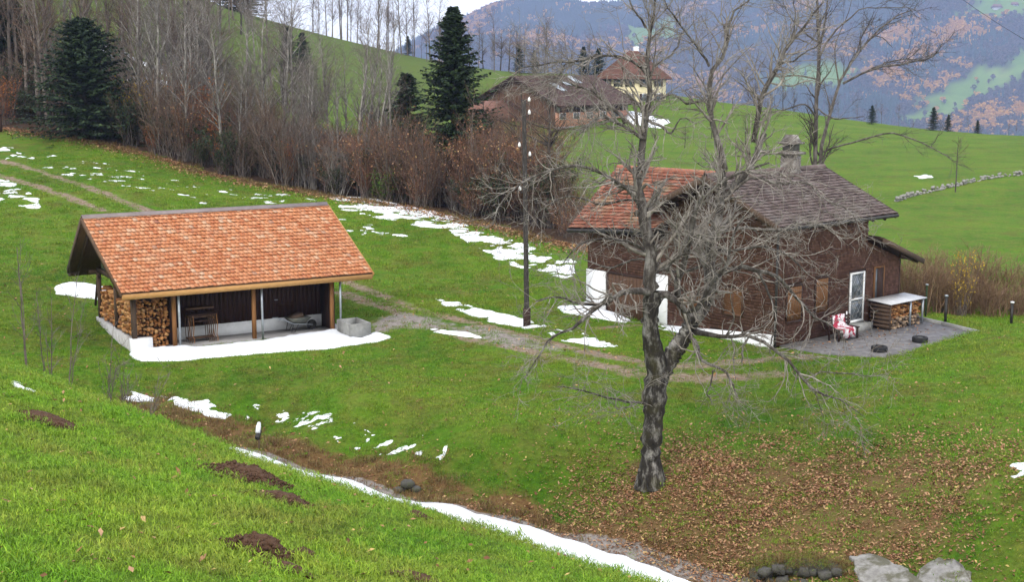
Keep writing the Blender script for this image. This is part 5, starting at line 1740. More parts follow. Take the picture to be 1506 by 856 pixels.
q_later = []
LAND = [(15, 'at the left picture edge'), (60, 'left of the broad dark conifer'), (185, 'behind the broad dark conifer'), (250, 'just right of the broad dark conifer'), (325, 'above the left half of the shed ridge'), (400, 'above the middle of the shed ridge'),
        (480, 'above the right end of the shed ridge'), (540, 'above the shredded snow'), (610, 'left of the tall spruce'), (665, 'under the tall spruce'), (720, 'between spruce and barn'), (768, 'just left of the utility pole'),
        (812, 'just right of the utility pole'), (860, 'left of the orange tiled wing'), (930, 'behind the barn roof'), (1030, 'behind the house gable'), (1140, 'left of the chimney'), (1230, 'right of the chimney'), (1330, 'left of the stone wall'), (1372, 'beside the green fence post'), (1425, 'right of the capped fence post'), (1490, 'near the right picture edge'), (3000, 'at the right picture edge')]
ORD = ['leftmost', 'second', 'third', 'fourth', 'fifth', 'sixth', 'seventh', 'eighth', 'ninth', 'tenth', 'eleventh', 'twelfth', 'thirteenth', 'fourteenth', 'fifteenth', 'sixteenth', 'seventeenth', 'eighteenth', 'nineteenth', 'twentieth', 'twenty-first', 'twenty-second', 'twenty-third', 'twenty-fourth']
def name_row():
    """labels for look-alikes: which one of its short row, and by which landmark the row stands"""
    rows = {}
    for px, desc, land, o in q_later:
        if land is None:
            land = next(l for e, l in LAND if px < e)
        rows.setdefault((desc, land), []).append((px, o))
    for (desc, land), l in rows.items():
        l.sort(key=lambda t: t[0])
        n = len(l)
        for i, (px, o) in enumerate(l):
            w = desc.split()
            if n == 1: o['label'] = desc + ' standing alone of its kind ' + land
            elif i == n - 1: o['label'] = 'rightmost %s %s' % (desc, land)
            elif i == 0: o['label'] = 'leftmost %s %s' % (desc, land)
            else: o['label'] = '%s %s from the left %s' % (ORD[min(i, len(ORD) - 1)], desc, land)
def wood(kinds, n, p0, p1, o0, o1, s0, s1, desc, group, edge=True, xy=None):
    for i in range(n):
        px = p0 + (p1 - p0) * (i + rs.rand()) / n
        y = (ey(px) if edge else 0) + rs.uniform(o0, o1)
        s = rs.uniform(s0, s1)
        k = kinds[rs.randint(0, len(kinds))]
        o = k.put(place(px, y), rs.rand() * 6.28, (s, s, s * rs.uniform(.9, 1.1)), 'x', group)
        q_later.append((px, desc, None, o))
wood(K_tall, 16, -45, 75, 4, 26, 1.0, 1.45, 'tall brown bare tree', 'bare trees of the far left wood')
wood(K_tall + K_pale, 22, 75, 330, 8, 40, .85, 1.3, 'grey bare tree deep in the wood'.replace(' deep in the wood', ''), 'bare trees behind the dark conifer')
wood(K_pale, 24, 205, 470, 1, 16, .6, 1.15, 'slender pale stemmed tree', 'pale bare trees at the wood edge')
wood(K_multi, 2, 515, 548, 7, 9, .98, 1.1, 'tall many stemmed tree', 'pale many stemmed trees')
wood(K_pale + K_slim, 12, 440, 640, 4, 16, .7, .95, 'thin thicket tree', 'thin bare trees in the thicket')
wood(K_slim + K_round, 12, 640, 830, 3, 16, .55, .85, 'dark thicket tree', 'dark bare trees in the thicket')
wood(K_tall + K_round + K_tall + K_pale, 40, -40, 420, 130, 212, .75, 1.15, 'far hillside tree', 'bare trees on the upper hillside', False)
wood(K_tall + K_slim, 30, 455, 655, 236, 246, .62, 1.0, 'bare skyline tree', 'bare trees on the skyline', False)
wood(K_round + K_slim + K_tall, 22, 690, 880, 246, 262, .5, .9, 'brown ridge tree', 'bare trees on the ridge behind the barn', False)
wood(K_round + K_slim, 16, 1000, 1330, 222, 236, .3, .55, 'low bare crest tree', 'low bare trees on the meadow crest', False)
wood(K_slim, 8, 1330, 1506, 214, 224, .2, .36, 'tiny bare crest bush', 'tiny bushes on the right crest', False)
wood(K_bush + K_bushr[:1] + K_bushg, 44, 235, 640, .8, 7, .38, 1.2, 'brown edge bush', 'brown bushes along the wood edge')
wood(K_bush + K_bushr + K_bushr + K_bushg[:1], 44, 560, 845, .5, 9, .38, 1.2, 'rust brown bush', 'rust brown bushes left of the house')
wood(K_bushg + K_bush, 26, 190, 560, 5, 14, .6, 1.15, 'grey inner wood bush', 'grey brown bushes inside the wood')
wood(K_bush + K_bushr, 9, 700, 810, 12, 50, .7, 1.1, 'brown slope bush', 'brown bushes below the barn')
wood(K_bushd, 16, 190, 560, .3, 5, .6, 1.1, 'low dark evergreen bush', 'dark undergrowth bushes')
wood(K_bushd, 14, 560, 830, 1.5, 7, .7, 1.2, 'low dark undergrowth bush', 'dark undergrowth bushes of the thicket')
wood(K_bushd, 8, -40, 70, 2, 12, .6, 1.2, 'dark bush', 'dark bushes of the far left wood')
wood(K_bush, 12, -40, 190, 3, 20, .7, 1.2, 'brown undergrowth bush', 'brown bushes of the far left wood')
wood(K_bush + K_bushg, 26, 60, 480, 105, 150, .7, 1.2, 'brown hillside bush', 'brown bushes on the hillside behind the wood', False)
wood(K_round, 4, 940, 1100, 150, 185, .3, .55, 'low bare fruit tree', 'fruit trees behind the house', False)
for px, o, k, s, lab in ((300, 6, K_or, 1.3, 'bush with orange autumn leaves among the pale stems of the wood'), (318, 3, K_or, .9, 'small orange leaved bush low at the wood edge'), (428, 1.5, K_or, .75, 'red orange bush at the foot of the thicket above the shed roof'),
                         (225, 1.2, K_or, .5, 'small red leaved bush right of the broad dark conifer'), (205, 5, K_ye, 1.5, 'bush with bright yellow leaves right of the broad dark conifer'), (565, 1.0, K_gr, 1.0, 'small green leaved bush at the foot of the thicket'),
                         (290, 17, K_or, 1.5, 'taller orange leaved bush behind the pale stems'), (700, 7, K_ye, .6, 'ochre leaved bush in the rust brown thicket'), (8, 3, K_or, .9, 'orange leaved bush at the far left picture edge')):
    k[0].put(place(px, ey(px) + o), px, s, lab)

# the two stemmed tree behind the house
P0 = place(1206, 63)
M['bark_grey'] = bark('grey brown bark', (.02, .017, .015), (.07, .06, .052), (.16, .145, .13))
M['twig_dim'] = mat_pieces('dim grey twigs', [(0, (.04, .033, .028)), (.5, (.08, .067, .058)), (1, (.14, .12, .105))], .9, None, bstr=0)
rs = R_(55)
def bp(px, py, d):
    return at_y(px, py, 63 + d)
def blimb(l, k=1.0):
    return resample([bp(a, b, d) for a, b, d, w in l], [w * .52 / 2 / 31. for *_, w in l])
bl = [blimb(cx(l, 1100, 0, .3036)) for l in [
    [(330, 1250, 0, 13), (325, 780, 0, 12), (328, 500, 0, 11), (340, 300, 0, 9), (335, 100, 0, 7.5), (328, -50, 0, 6), (340, -250, 0, 2)],
    [(345, 1250, .3, 12), (355, 780, .4, 11), (390, 600, .5, 9), (440, 430, .6, 8), (480, 350, .7, 7), (550, 250, .9, 6), (620, 170, 1.1, 5), (700, 100, 1.3, 4), (760, 78, 1.5, 3), (815, 50, 1.6, 1.5)],
    [(340, 290, 0, 7), (380, 210, -.3, 6), (430, 150, -.5, 5), (500, 85, -.7, 4), (560, 40, -.9, 3), (640, 35, -1, 2.5), (740, 30, -1.1, 2), (820, 50, -1.2, 1)],
    [(345, 250, 0, 6), (370, 120, .3, 5), (385, 0, .5, 4), (400, -200, .6, 2)],
    [(460, 400, .6, 7), (520, 365, .5, 6), (620, 325, .2, 5.5), (700, 310, 0, 5), (800, 290, -.3, 4.5), (870, 280, -.5, 4), (910, 250, -.7, 3), (940, 200, -.8, 1.5)],
    [(500, 380, .6, 5), (600, 330, 1, 4), (720, 290, 1.4, 3.5), (800, 280, 1.7, 3), (860, 290, 2, 2)],
    [(550, 250, .9, 4), (545, 200, .7, 3.5), (580, 130, .5, 3), (600, 90, .4, 2)],
    [(620, 170, 1.1, 3), (660, 190, 1.3, 2.5), (700, 230, 1.5, 1.5)],
    [(370, 730, .4, 6), (440, 710, 0, 5), (530, 685, -.4, 4.5), (620, 660, -.8, 4), (700, 650, -1.1, 4), (800, 680, -1.5, 3.5), (900, 722, -1.9, 3), (990, 768, -2.2, 2)],
    [(885, 715, -1.9, 2), (910, 680, -2, 1.6), (950, 655, -2.1, 1)],
    [(326, 560, 0, 6), (280, 500, -.5, 4.5), (215, 520, -.9, 4), (120, 545, -1.4, 3), (20, 590, -1.8, 2)],
    [(328, 380, 0, 5), (250, 370, .4, 4), (150, 370, .8, 3), (60, 380, 1.2, 2)],
    [(336, 200, 0, 5), (270, 150, .4, 4), (200, 60, .8, 3), (160, -60, 1.1, 2)],
    [(330, 520, 0, 5), (400, 570, -.6, 4), (470, 575, -1, 3), (560, 560, -1.4, 2)],
    [(440, 420, .6, 5), (420, 280, .9, 4), (430, 180, 1.1, 3), (480, 60, 1.3, 2), (500, -60, 1.4, 1.4)],
]]
bt = thing('bare_tree', 'tall two stemmed bare tree rising behind the dark house roof', 'tree', P0)
BP, BR = np.array([a for a, b in bl]), np.array([b for a, b in bl])
BP = BP + np.cumsum(rs.normal(0, .02, BP.shape), axis=1)
MB().tubes(BP - P0, BR, 8).build('trunk', M['bark_grey'], bt, True)
c1, q1 = sprout(BP, BR, 170, .6, 2.2, 20, 50, .12, .03, 8, rs, .5, .009, .2, .25)
c2, q2 = sprout(c1, q1, 900, .3, 1.0, 20, 55, .15, .02, 5, rs, .62, .0065, .15, .4)
c3, q3 = sprout(c2, q2, 1900, .15, .5, 20, 55, .15, .01, 4, rs, .75, .005, .15, .6)
MB().tubes(c1 - P0, q1, 4).tubes(c2 - P0, q2, 3).tubes(c3 - P0, q3, 3).build('crown', M['twig_dim'], bt)

# thicket beyond the terrace
rs = R_(66)
for i in range(20):
    px = 1322 + 290 * (i + rs.rand()) / 20
    P = place(px, rs.uniform(58.5, 64))
    s = rs.uniform(.6, 1.05)
    q_later.append((px, 'straw brown upright bush', None, K_straw[i % 3].put(P, rs.rand() * 6, (s * 1.2, s * 1.2, s * (1.0 if px < 1440 else .8)), 'x', 'straw brown bushes beyond the terrace')))
name_row()
K_ye[0].put(place(1412, 58.3), 0, (.5, .5, .95), 'thin shrub with yellow leaves beyond the terrace kerb')
K_ye[0].put(place(1385, 59.0), 2, (.4, .4, .45), 'low yellow leaved sprig among the straw brown bushes')

# bare saplings growing over the crest of the near slope at the left
def sapling(px, y, top_py, seed, label, lean=0.0, n=1, w=.012, kids=16, spread=.1):
    rs = R_(seed)
    P = place(px, y)
    h = at_y(px, top_py, y)[2] - P[2]
    z = np.linspace(0, 1, 9)
    S, Rr = [], []
    for i in range(n):
        hh = h * (1 if i == 0 else rs.uniform(.5, .95))
        dx = lean * hh + (rs.normal(0, spread) * hh if i else 0)
        dy = rs.normal(0, spread) * hh
        S.append(np.stack([dx * z ** 1.2 + np.cumsum(rs.normal(0, .012, 9)), dy * z + np.cumsum(rs.normal(0, .012, 9)), z * hh - .1], 1))
        Rr.append(w * (1 - .75 * z) * (1 if i == 0 else .7))
    S, Rr = np.array(S), np.array(Rr)
    c1, q1 = sprout(S, Rr, kids, .1 * h, .3 * h, 15, 50, .08, .03, 6, rs, .5, .004, .15, .4)
    c2, q2 = sprout(c1, q1, kids * 3, .05 * h, .14 * h, 15, 50, .1, .02, 4, rs, .7, .003, .15, .5)
    t = thing('sapling', label, 'sapling', P)
    MB().tubes(S, Rr, 6).build('stems', M['bark_brown'], t, True)
    MB().tubes(c1, q1, 3).tubes(c2, q2, 3).build('crown', M['twig_grey'], t)
sapling(42, 22.5, 355, 1, 'thin upright bare sapling at the far left behind the near slope', -.02, 2, .022, 14, .02)
sapling(66, 22.3, 420, 2, 'thin bare sapling second from the left behind the near slope', .02, 1, .013, 14)
sapling(76, 22.2, 430, 3, 'thin bare sapling right of the tallest left saplings', .05, 2, .014, 16, .04)
sapling(100, 22.0, 400, 4, 'bare sapling bending right below the left end of the shed', .13, 2, .014, 20, .06)
sapling(180, 21.0, 520, 5, 'pale bare shrub of fanned twigs at the crest below the shed', .02, 9, .011, 40, .22)
sapling(160, 21.3, 470, 6, 'sparse bare shrub with long thin twigs below the shed corner', .10, 4, .010, 26, .15)
sapling(215, 20.6, 530, 7, 'low bare shrub of thin dark twigs at the crest right of the pale shrub', .25, 6, .007, 26, .2)

# ------------------------------------------------------------------ farm on the slope
FB = Frame(*at_y(817, 192, 200)[:2], .85)
zb = 1.0
barn = thing('barn', 'long farm barn with brown boarded gable, dark roof and salmon coloured lower wall', 'barn', (FB.O[0], FB.O[1], zb), FB.yaw)
BL, BW_, be, br = 17.5, 15.0, 4.1, 7.9
ov = 1.2
MB().prism([(0, 0, -3), (0, BW_, -3), (0, BW_, be), (0, BW_ / 2, br - .3), (0, 0, be)], (BL, 0, 0)).build('wall', M['barn_board'], barn)
rs = R_(12)
for i in range(30):
    v = i * .5
    top = be + (br - .3 - be) * (1 - abs(v + .25 - BW_ / 2) / (BW_ / 2)) - .15
    MB().box(-.06 - rs.uniform(0, .03), 0, v + .02, v + .48, -.5, top).build('board', M['barn_board'], barn)
MB().box(-.1, BL + .1, -.12, 0, .55, 2.6).build('lower_wall', M['pink_wall'], barn)
MB().box(-.12, BL + .1, -.2, 0, -3, .55).build('plinth', M['grey_wall'], barn)
MB().box(0, BL, -.06, 0, 2.6, be - .1).build('opening_shade', M['dark_wood'], barn)  # near-black strip painted in for the shade inside the open upper bays
for u in (1.5, 4.7, 7.9, 11.1, 14.3):
    f = MB().box(u - .75, u + .75, -.16, -.1, 1.55, 2.55).build('window', M['white_paint'], barn)
    MB().box(u - .62, u + .62, -.19, -.15, 1.65, 2.45).build('pane', M['glass'], f)
for u in (0.2, 3.2, 6.2, 9.4, 12.6, 15.8):
    MB().box(u, u + .35, -.35, -.05, 2.55, be).build('post', M['concrete'], barn)
for q in (((-ov, -1.6, be - .5), (BL + ov, -1.6, be - .5), (BL + ov, BW_ / 2, br), (-ov, BW_ / 2, br)), ((BL + ov, BW_ + 1.6, be - .5), (-ov, BW_ + 1.6, be - .5), (-ov, BW_ / 2, br), (BL + ov, BW_ / 2, br))):
    MB().hexa(slab(*q, (0, 0, -.2))).build('roof_deck', M['dark_wood'], barn)
    t = tiles(*q, 24, 40, .035, 41).build('roof_tiles', M['tile_far'], barn); t['kind'] = 'stuff'
for a, b_ in ((4.5, .45), (7.5, .62), (11, .7)):
    v = -1.6 + (BW_ / 2 + 1.6) * b_
    z = be - .5 + (br - be + .5) * b_
    MB().hexa([(a, v, z + .12), (a + 1.3, v, z + .12), (a + 1.0, v + 2.2, z + 1.2), (a - .3, v + 2.2, z + 1.2), (a, v, z + .2), (a + 1.3, v, z + .2), (a + 1.0, v + 2.2, z + 1.28), (a - .3, v + 2.2, z + 1.28)]).build('skylight', M['galv'], barn)
# low annex left of the barn
P = at_y(745, 196, 198)
an = thing('farm_annex', 'low brown roofed annex with white wall left of the barn', 'annex', P, .85)
MB().box(-3, 6, 1, 9, -2, 2.4).build('wall', M['barn_board'], an)
MB().box(-3.1, 6, .9, 1, -2, .9).build('plinth', M['white_wall'], an)
MB().prism([(-3.8, .2, 2.2), (-3.8, 9.8, 2.2), (-3.8, 5, 4.6)], (10, 0, 0)).build('roof', M['tile_far_red'], an)

FY = Frame(*at_y(937, 152, 235)[:2], .72)
yz = 4.0
yh = thing('yellow_farmhouse', 'pale yellow farmhouse with a steep red brown hipped roof beside the barn', 'house', (FY.O[0], FY.O[1], yz), FY.yaw)
YL, YW, ye, yr = 7.2, 9.0, 4.6, 8.9
MB().box(0, YL, 0, YW, -4, ye).build('wall', M['yellow_wall'], yh)
def farm_window(axis, a, z, w=.95, h=1.15):
    if axis == 'v':
        f = MB().box(a - w / 2 - .1, a + w / 2 + .1, -.08, 0, z - .1, z + h + .1).build('window', M['white_paint'], yh)
        MB().box(a - w / 2, a + w / 2, -.11, -.075, z, z + h).build('pane', M['glass'], f)
        for s in (-1, 1):
            MB().box(a + s * (w / 2 + .35) - .25, a + s * (w / 2 + .35) + .25, -.13, -.08, z - .1, z + h + .1).build('shutter', M['dark_wood'], f)
    else:
        f = MB().box(-.08, 0, a - w / 2 - .1, a + w / 2 + .1, z - .1, z + h + .1).build('window', M['white_paint'], yh)
        MB().box(-.11, -.075, a - w / 2, a + w / 2, z, z + h).build('pane', M['glass'], f)
        for s in (-1, 1):
            MB().box(-.13, -.08, a + s * (w / 2 + .35) - .25, a + s * (w / 2 + .35) + .25, z - .1, z + h + .1).build('shutter', M['dark_wood'], f)
for z in (.4, 2.9):
    for a in (1.6, 5.2): farm_window('v', a, z)
    for a in (1.7, 4.5, 7.3): farm_window('u', a, z)
o_ = .8
c4 = [(-o_, -o_, ye - .5), (YL + o_, -o_, ye - .5), (YL + o_, YW + o_, ye - .5), (-o_, YW + o_, ye - .5)]
r1_, r2_ = (YL / 2, YW * .38, yr), (YL / 2, YW * .62, yr)
MB().add([*c4, r1_, r2_], [[0, 3, 2, 1]]).build('soffit', M['dark_wood'], yh)
for q in ((c4[0], c4[1], r1_, r1_), (c4[1], c4[2], r2_, r1_), (c4[2], c4[3], r2_, r2_), (c4[3], c4[0], r1_, r2_)):
    t = tiles(*q, 20, 22, .035, 51).build('roof_tiles', M['tile_far_red'], yh); t['kind'] = 'stuff'
MB().prism([c4[0], c4[1], c4[2], c4[3]], (0, 0, -.12)).build('eaves', M['dark_wood'], yh)
cc = [np.array(c) * .985 + (0, 0, .0) for c in c4]
MB().add([*c4, r1_, r2_], [[0, 1, 4, 4], [2, 3, 5, 5], [1, 2, 5, 4], [3, 0, 4, 5]]).build('roof_deck', M['tile_far_red'], yh)
ch = MB().box(YL / 2 + .4, YL / 2 + 1.1, YW * .5 - .3, YW * .5 + .4, yr - 1.5, yr + .8).build('chimney', M['white_wall'], yh)

# ------------------------------------------------------------------ utility pole, cable, wall, posts, small things
P = hit(775, 481)
ptop = at_y(770.5, 146, P[1])
pl = thing('utility_pole', 'tall dark wooden utility pole with white insulators beside the track', 'utility pole', P)
d = ptop - P
z = np.linspace(0, 1, 14)
MB().tubes(np.array([d * t for t in np.concatenate([[-.03], z])])[None], np.concatenate([[.108], .108 - .03 * z])[None], 12, True).build('pole', M['pole_wood'], pl, True)
for (f, s) in ((.985, 1), (.93, 1), (.79, -1), (.75, 1), (.60, -1)):
    c = d * f
    ar = MB().tubes(np.array([c, c + (s * .16, 0, -.03), c + (s * .20, 0, .10)]), np.array([.016, .016, .016]), 6).build('bracket', M['dark_metal'], pl)
    MB().tubes(np.array([c + (s * .20, 0, .06), c + (s * .20, 0, .12), c + (s * .20, 0, .2), c + (s * .20, 0, .24)]), np.array([.05, .06, .04, .015]), 10, True).build('insulator', M['porcelain'], ar, True)
# steel foot
MB().tubes(np.array([d * -.01, d * .085]), np.array([.15, .15]), 12, True).build('foot_sleeve', M['dark_wood'], pl)

a_, b_ = at_y(1380, -22, 70), at_y(1600, 118, 45)
u = np.linspace(-1.2, 1.6, 60)
cab = np.array([a_ + (b_ - a_) * t for t in u])
cab[:, 2] += ((u - .5) ** 2) * .9
o = MB().tubes(cab, np.full(60, .011), 6).build('power_cable', M['rubber'])
tag(o, 'thin dark cable crossing the upper right corner of the view', 'cable')

# dry stone wall on the right hill
wl_pts = np.array([place(px, y) for px, y in ((1318, 106), (1335, 108.5), (1380, 113), (1420, 117), (1460, 120), (1498, 122), (1512, 122.5))])
sw = thing('stone_wall', 'low pale dry stone wall running across the right hill meadow', 'wall', wl_pts[0])
rs = R_(23)
seg = np.concatenate([[0], np.cumsum(np.linalg.norm(np.diff(wl_pts[:, :2], axis=0), axis=1))])
def stone_mesh(seed):
    rs = R_(seed)
    V = np.array([(x, y, z) for z in (-.5, .5) for x, y in ((-.5, -.5), (.5, -.5), (.5, .5), (-.5, .5))]) * rs.uniform(.75, 1.1, (8, 3))
    V[4:, :2] *= .8
    mid = V.mean(0)
    return MB().hexa([V[i] for i in range(8)])
SM2 = [stone_mesh(i + 9).mesh('stone', M['dark_stone']) for i in range(6)]
SM = [stone_mesh(i).mesh('stone', M['stone']) for i in range(6)]
t_ = 0.0
while t_ < seg[-1]:
    for lay in range(2):
        x, y = np.interp(t_, seg, wl_pts[:, 0]), np.interp(t_, seg, wl_pts[:, 1])
        s = rs.uniform(.16, .31)
        o = link('stone', SM[rs.randint(0, 6)], sw)
        zz = hz1(x, y) + .06 + lay * .2 + rs.uniform(-.05, .05)
        o.location = (x - wl_pts[0][0] + rs.normal(0, .08), y - wl_pts[0][1] + rs.normal(0, .1), zz - wl_pts[0][2])
        o.rotation_euler = (rs.normal(0, .2), rs.normal(0, .2), rs.rand() * 6)
        o.scale = (s * rs.uniform(.9, 1.5), s, s * rs.uniform(.6, 1.0))
        if rs.rand() < .4: break
    t_ += rs.uniform(.22, .4)
# young tree on a stake by the wall
P = place(1405, 112)
t = thing('young_tree', 'thin young bare tree standing alone by the stone wall on the right hill', 'tree', P)
rs = R_(3)
S = np.array([[(0, 0, -.1), (.02, 0, 1.5), (0, 0, 3.0), (.03, 0, 4.6)]])
MB().tubes(S, np.array([[.06, .05, .035, .012]]), 6).build('trunk', M['bark_dark'], t)
c1, q1 = sprout(S, np.array([[.05, .04, .03, .01]]), 14, .8, 1.6, 35, 60, .1, .03, 5, rs, .4, .012, .5, .4)
c2, q2 = sprout(c1, q1, 40, .3, .7, 25, 60, .1, .02, 4, rs, .6, .009, .2, .5)
MB().tubes(c1, q1, 3).tubes(c2, q2, 3).build('crown', M['twig_brown'], t)

# fence posts round the terrace and the dark post at the left edge
def fpost(px, y, h, w, lab, mat='dark_metal', cap=None):
    P = place(px, y)
    t = thing('fence_post', lab, 'post', P)
    MB().box(-w, w, -w, w, -.3, h).build('shaft', M[mat], t)
    MB().box(-w * 1.4, w * 1.4, -w * 1.4, w * 1.4, h, h + .07).build('cap', M[cap or 'galv'], t)
fpost(1361, 57.3, 1.35, .035, 'slim green fence post nearest the firewood rack beyond the terrace kerb', 'needle')
fpost(1390, 55.6, 1.1, .045, 'grey fence post with a pale cap at the middle of the terrace kerb', 'dark_metal')
fpost(1487, 56.5, .9, .045, 'grey fence post with pale cap in the thicket at the right edge', 'dark_metal', 'white_paint')
fpost(1, ey(1) - 2.5, 1.2, .10, 'dark wooden post at the left picture edge above the meadow', 'dark_wood', 'dark_wood')

# white drain pipe sticking out of the stream bank
P = hit(381, 662)
P2 = at_y(379, 633, P[1] + .15)
t = thing('drain_pipe', 'white capped drain pipe on a stake sticking out of the stream bank', 'pipe', P)
v = P2 - P
MB().disc_ring(v * .75 + (0, .05, 0), (-.12, -.75, -.65), .075, .30, 14, .05).build('pipe', M['dark_metal'], t)
MB().tubes(np.array([v * .78 + (0, -.02, .06), v * .95 + (0, .12, .10), v * 1.05 + (0, .25, .12)]), np.array([.07, .075, .05]), 8, True).build('snow_cap', M['snow'], t, True)
MB().tubes(np.array([(0, 0, -.2), v * .7 + (.02, .02, 0)]), np.array([.025, .025]), 6, True).build('stake', M['old_wood'], t)

# outlet in the bank: dark stones
def boulder(seed, s, mat, name='stone', flat=.7):
    rs = R_(seed)
    n, m_ = 10, 7
    V = []
    for i in range(m_):
        th = PI * i / (m_ - 1)
        for j in range(n):
            ph = 2 * PI * j / n
            V.append((math.sin(th) * math.cos(ph), math.sin(th) * math.sin(ph), math.cos(th) * flat))
    V = np.array(V)
    nz = fbm(V[:, 0] * 1.3 + seed, V[:, 1] * 1.3 + V[:, 2], 3, seed)
    V *= (.65 + .7 * nz)[:, None] * s
    F = [[i * n + j, i * n + (j + 1) % n, (i + 1) * n + (j + 1) % n, (i + 1) * n + j] for i in range(m_ - 1) for j in range(n)]
    return MB().add(V, F).mesh(name, mat)
P = hit(600, 722)
t = thing('stone_outlet', 'small dark stone outlet in the stream bank above the snow band', 'outlet', P)
for i, (x, y, z, s) in enumerate([(-.25, 0, 0, .16), (.22, 0, .02, .15), (0, .05, .16, .2), (.45, .1, -.05, .12)]):
    o = link('stone', boulder(i + 3, s, M['dark_stone']), t)
    o.location = (x, y, z)
MB().disc_ring((0, .02, .0), (0, -1, .1), .13, .2, 12, .08).build('pipe', M['rubber'], t)

# culvert and slabs at the lower right
P = hit(1185, 862)
cu = thing('stone_culvert', 'low mossy stone culvert wall under an overhanging tuft of grass', 'culvert', P)
rs = R_(14)
for i in range(26):
    s = rs.uniform(.12, .22)
    o = link('stone', SM2[i % 6], cu)
    o.location = (-1.0 + 2.0 * (i % 9) / 8 + rs.normal(0, .06), .36 + rs.normal(0, .07), -.25 + .24 * (i // 9) + rs.normal(0, .03))
    o.rotation_euler = (rs.normal(0, .15), rs.normal(0, .15), rs.normal(0, .3))
    o.scale = (rs.uniform(.2, .34), .25, rs.uniform(.16, .24))
MB().prism([(-1.3, .5, -.7), (1.3, .5, -.7), (1.2, .5, .12), (.8, .5, .3), (.1, .5, .36), (-.7, .5, .28), (-1.2, .5, .05)], (0, .4, 0)).build('backing_wall', M['dark_stone'], cu)
M['slab_old'] = mat_noise('old mossy concrete', [(.25, (.10, .095, .085)), (.45, (.24, .23, .215)), (.7, (.38, .37, .35))], 3.5, 9, .9, None, .8, .03, (2.2, .48, .62, (.07, .065, .03), .8))
def slab_thing(pxs, h, lab):
    Q = [hit(*p) for p in pxs]
    c = np.mean(Q, 0)
    # broken outline: extra points along each edge, nudged
    rs = R_(int(pxs[0][0]))
    E = []
    for a, b_ in zip(Q, Q[1:] + Q[:1]):
        for t in (0, .2, .4, .6, .8):
            E.append(a + (b_ - a) * t + np.array([rs.normal(0, .035), rs.normal(0, .05), rs.normal(0, .012)]))
    mb = MB().prism([q - c + (0, 0, -.3) for q in E], (0, 0, .3 + h))
    t = tag(mb.build('concrete_slab', M['slab_old']), lab, 'slab')
    t.location = tuple(c)
    bv = t.modifiers.new('bevel', 'BEVEL'); bv.width = .03; bv.segments = 2
    return t
slab_thing([(1252, 822), (1283, 819), (1335, 842), (1360, 868), (1300, 880), (1262, 858)], .10, 'long grey concrete slab over the stream culvert')
slab_thing([(1352, 836), (1375, 825), (1400, 824), (1425, 842), (1440, 868), (1345, 872)], .04, 'flat mossy grey stone slab right of the long concrete slab')

# ------------------------------------------------------------------ vole diggings on the near slope
def digging(px, py, a, b_, h, lab, seed, ang=0.0):
    P = hit(px, py)
    rs = R_(seed)
    n = int(260 + a * b_ * 2600)
    mb = MB()
    t = rs.rand(n, 2) * 2 - 1
    q = rs.normal(0, .42, (n, 2))
    x, y = q[:, 0] * a, q[:, 1] * b_
    ca, sa = math.cos(ang), math.sin(ang)
    X, Y = x * ca - y * sa, x * sa + y * ca
    e = np.exp(-(q ** 2).sum(1) * 1.6) * (.5 + .9 * fbm(X * 5 + seed, Y * 5, 3, seed))
    Z = hz(P[0] + X, P[1] + Y) - P[2] + h * e * rs.rand(n) ** .3
    s = rs.uniform(.008, .024, n)
    for i in range(n):
        V = np.array([(1, 0, 0), (-1, 0, 0), (0, 1, 0), (0, -1, 0), (0, 0, 1), (0, 0, -1)]) * s[i] * rs.uniform(.6, 1.3, (6, 1)) + (X[i], Y[i], Z[i])
        mb.add(V, [[0, 2, 4], [2, 1, 4], [1, 3, 4], [3, 0, 4], [2, 0, 5], [1, 2, 5], [3, 1, 5], [0, 3, 5]])
    # core
    k = 22
    g = np.linspace(-1, 1, k)
    gx, gy = np.meshgrid(g * a, g * b_)
    r2 = (gx / a) ** 2 + (gy / b_) ** 2
    X, Y = gx * ca - gy * sa, gx * sa + gy * ca
    hh = h * .9 * np.exp(-r2 * 2.6) * (.4 + 1.1 * fbm(X * 5 + seed, Y * 5, 3, seed)) + .02 - np.clip(r2 - .45 - .5 * (fbm(X * 6, Y * 6, 3, seed + 5) - .5) * 2, 0, 1) * .15
    Z = hz(P[0] + X, P[1] + Y) - P[2] + hh
    i = np.arange(k - 1)[:, None] * k; j = np.arange(k - 1)[None]
    mb.add(np.stack([X, Y, Z], -1).reshape(-1, 3), np.stack([i + j, i + j + 1, i + k + j + 1, i + k + j], -1).reshape(-1, 4))
    o = tag(mb.build('molehill', M['soil']), lab, 'molehill')
    o.location = tuple(P)
    SNOWS.append((np.array([P[0] - a, P[1] - a]), np.array([P[0] + a, P[1] + a]), lambda xx, yy, P=P, a=a, b_=b_, ca=ca, sa=sa: .5 - np.hypot(((xx - P[0]) * ca + (yy - P[1]) * sa) / a, (-(xx - P[0]) * sa + (yy - P[1]) * ca) / b_)))
digging(365, 705, .62, .40, .17, 'large heap of fresh brown soil in the middle of the near grass slope', 1, -.5)
digging(415, 737, .38, .24, .09, 'flat trailing brown soil patch just right of the largest soil heap', 2, -.5)
digging(385, 814, .32, .27, .16, 'brown soil heap near the bottom edge of the near slope', 3, -.3)
digging(425, 842, .26, .12, .06, 'thin line of brown soil at the bottom picture edge', 4, -.5)
digging(70, 620, .45, .32, .09, 'flattened brown soil patch high on the left of the near slope', 5, -.5)
digging(614, 762, .18, .20, .07, 'small brown soil heap near the crest below the snow band', 6, -.4)
digging(448, 815, .10, .10, .04, 'tiny crumb of brown soil right of the lower soil heap', 7)
digging(610, 853, .26, .14, .06, 'brown soil strip cut by the bottom edge of the view', 8, -.1)

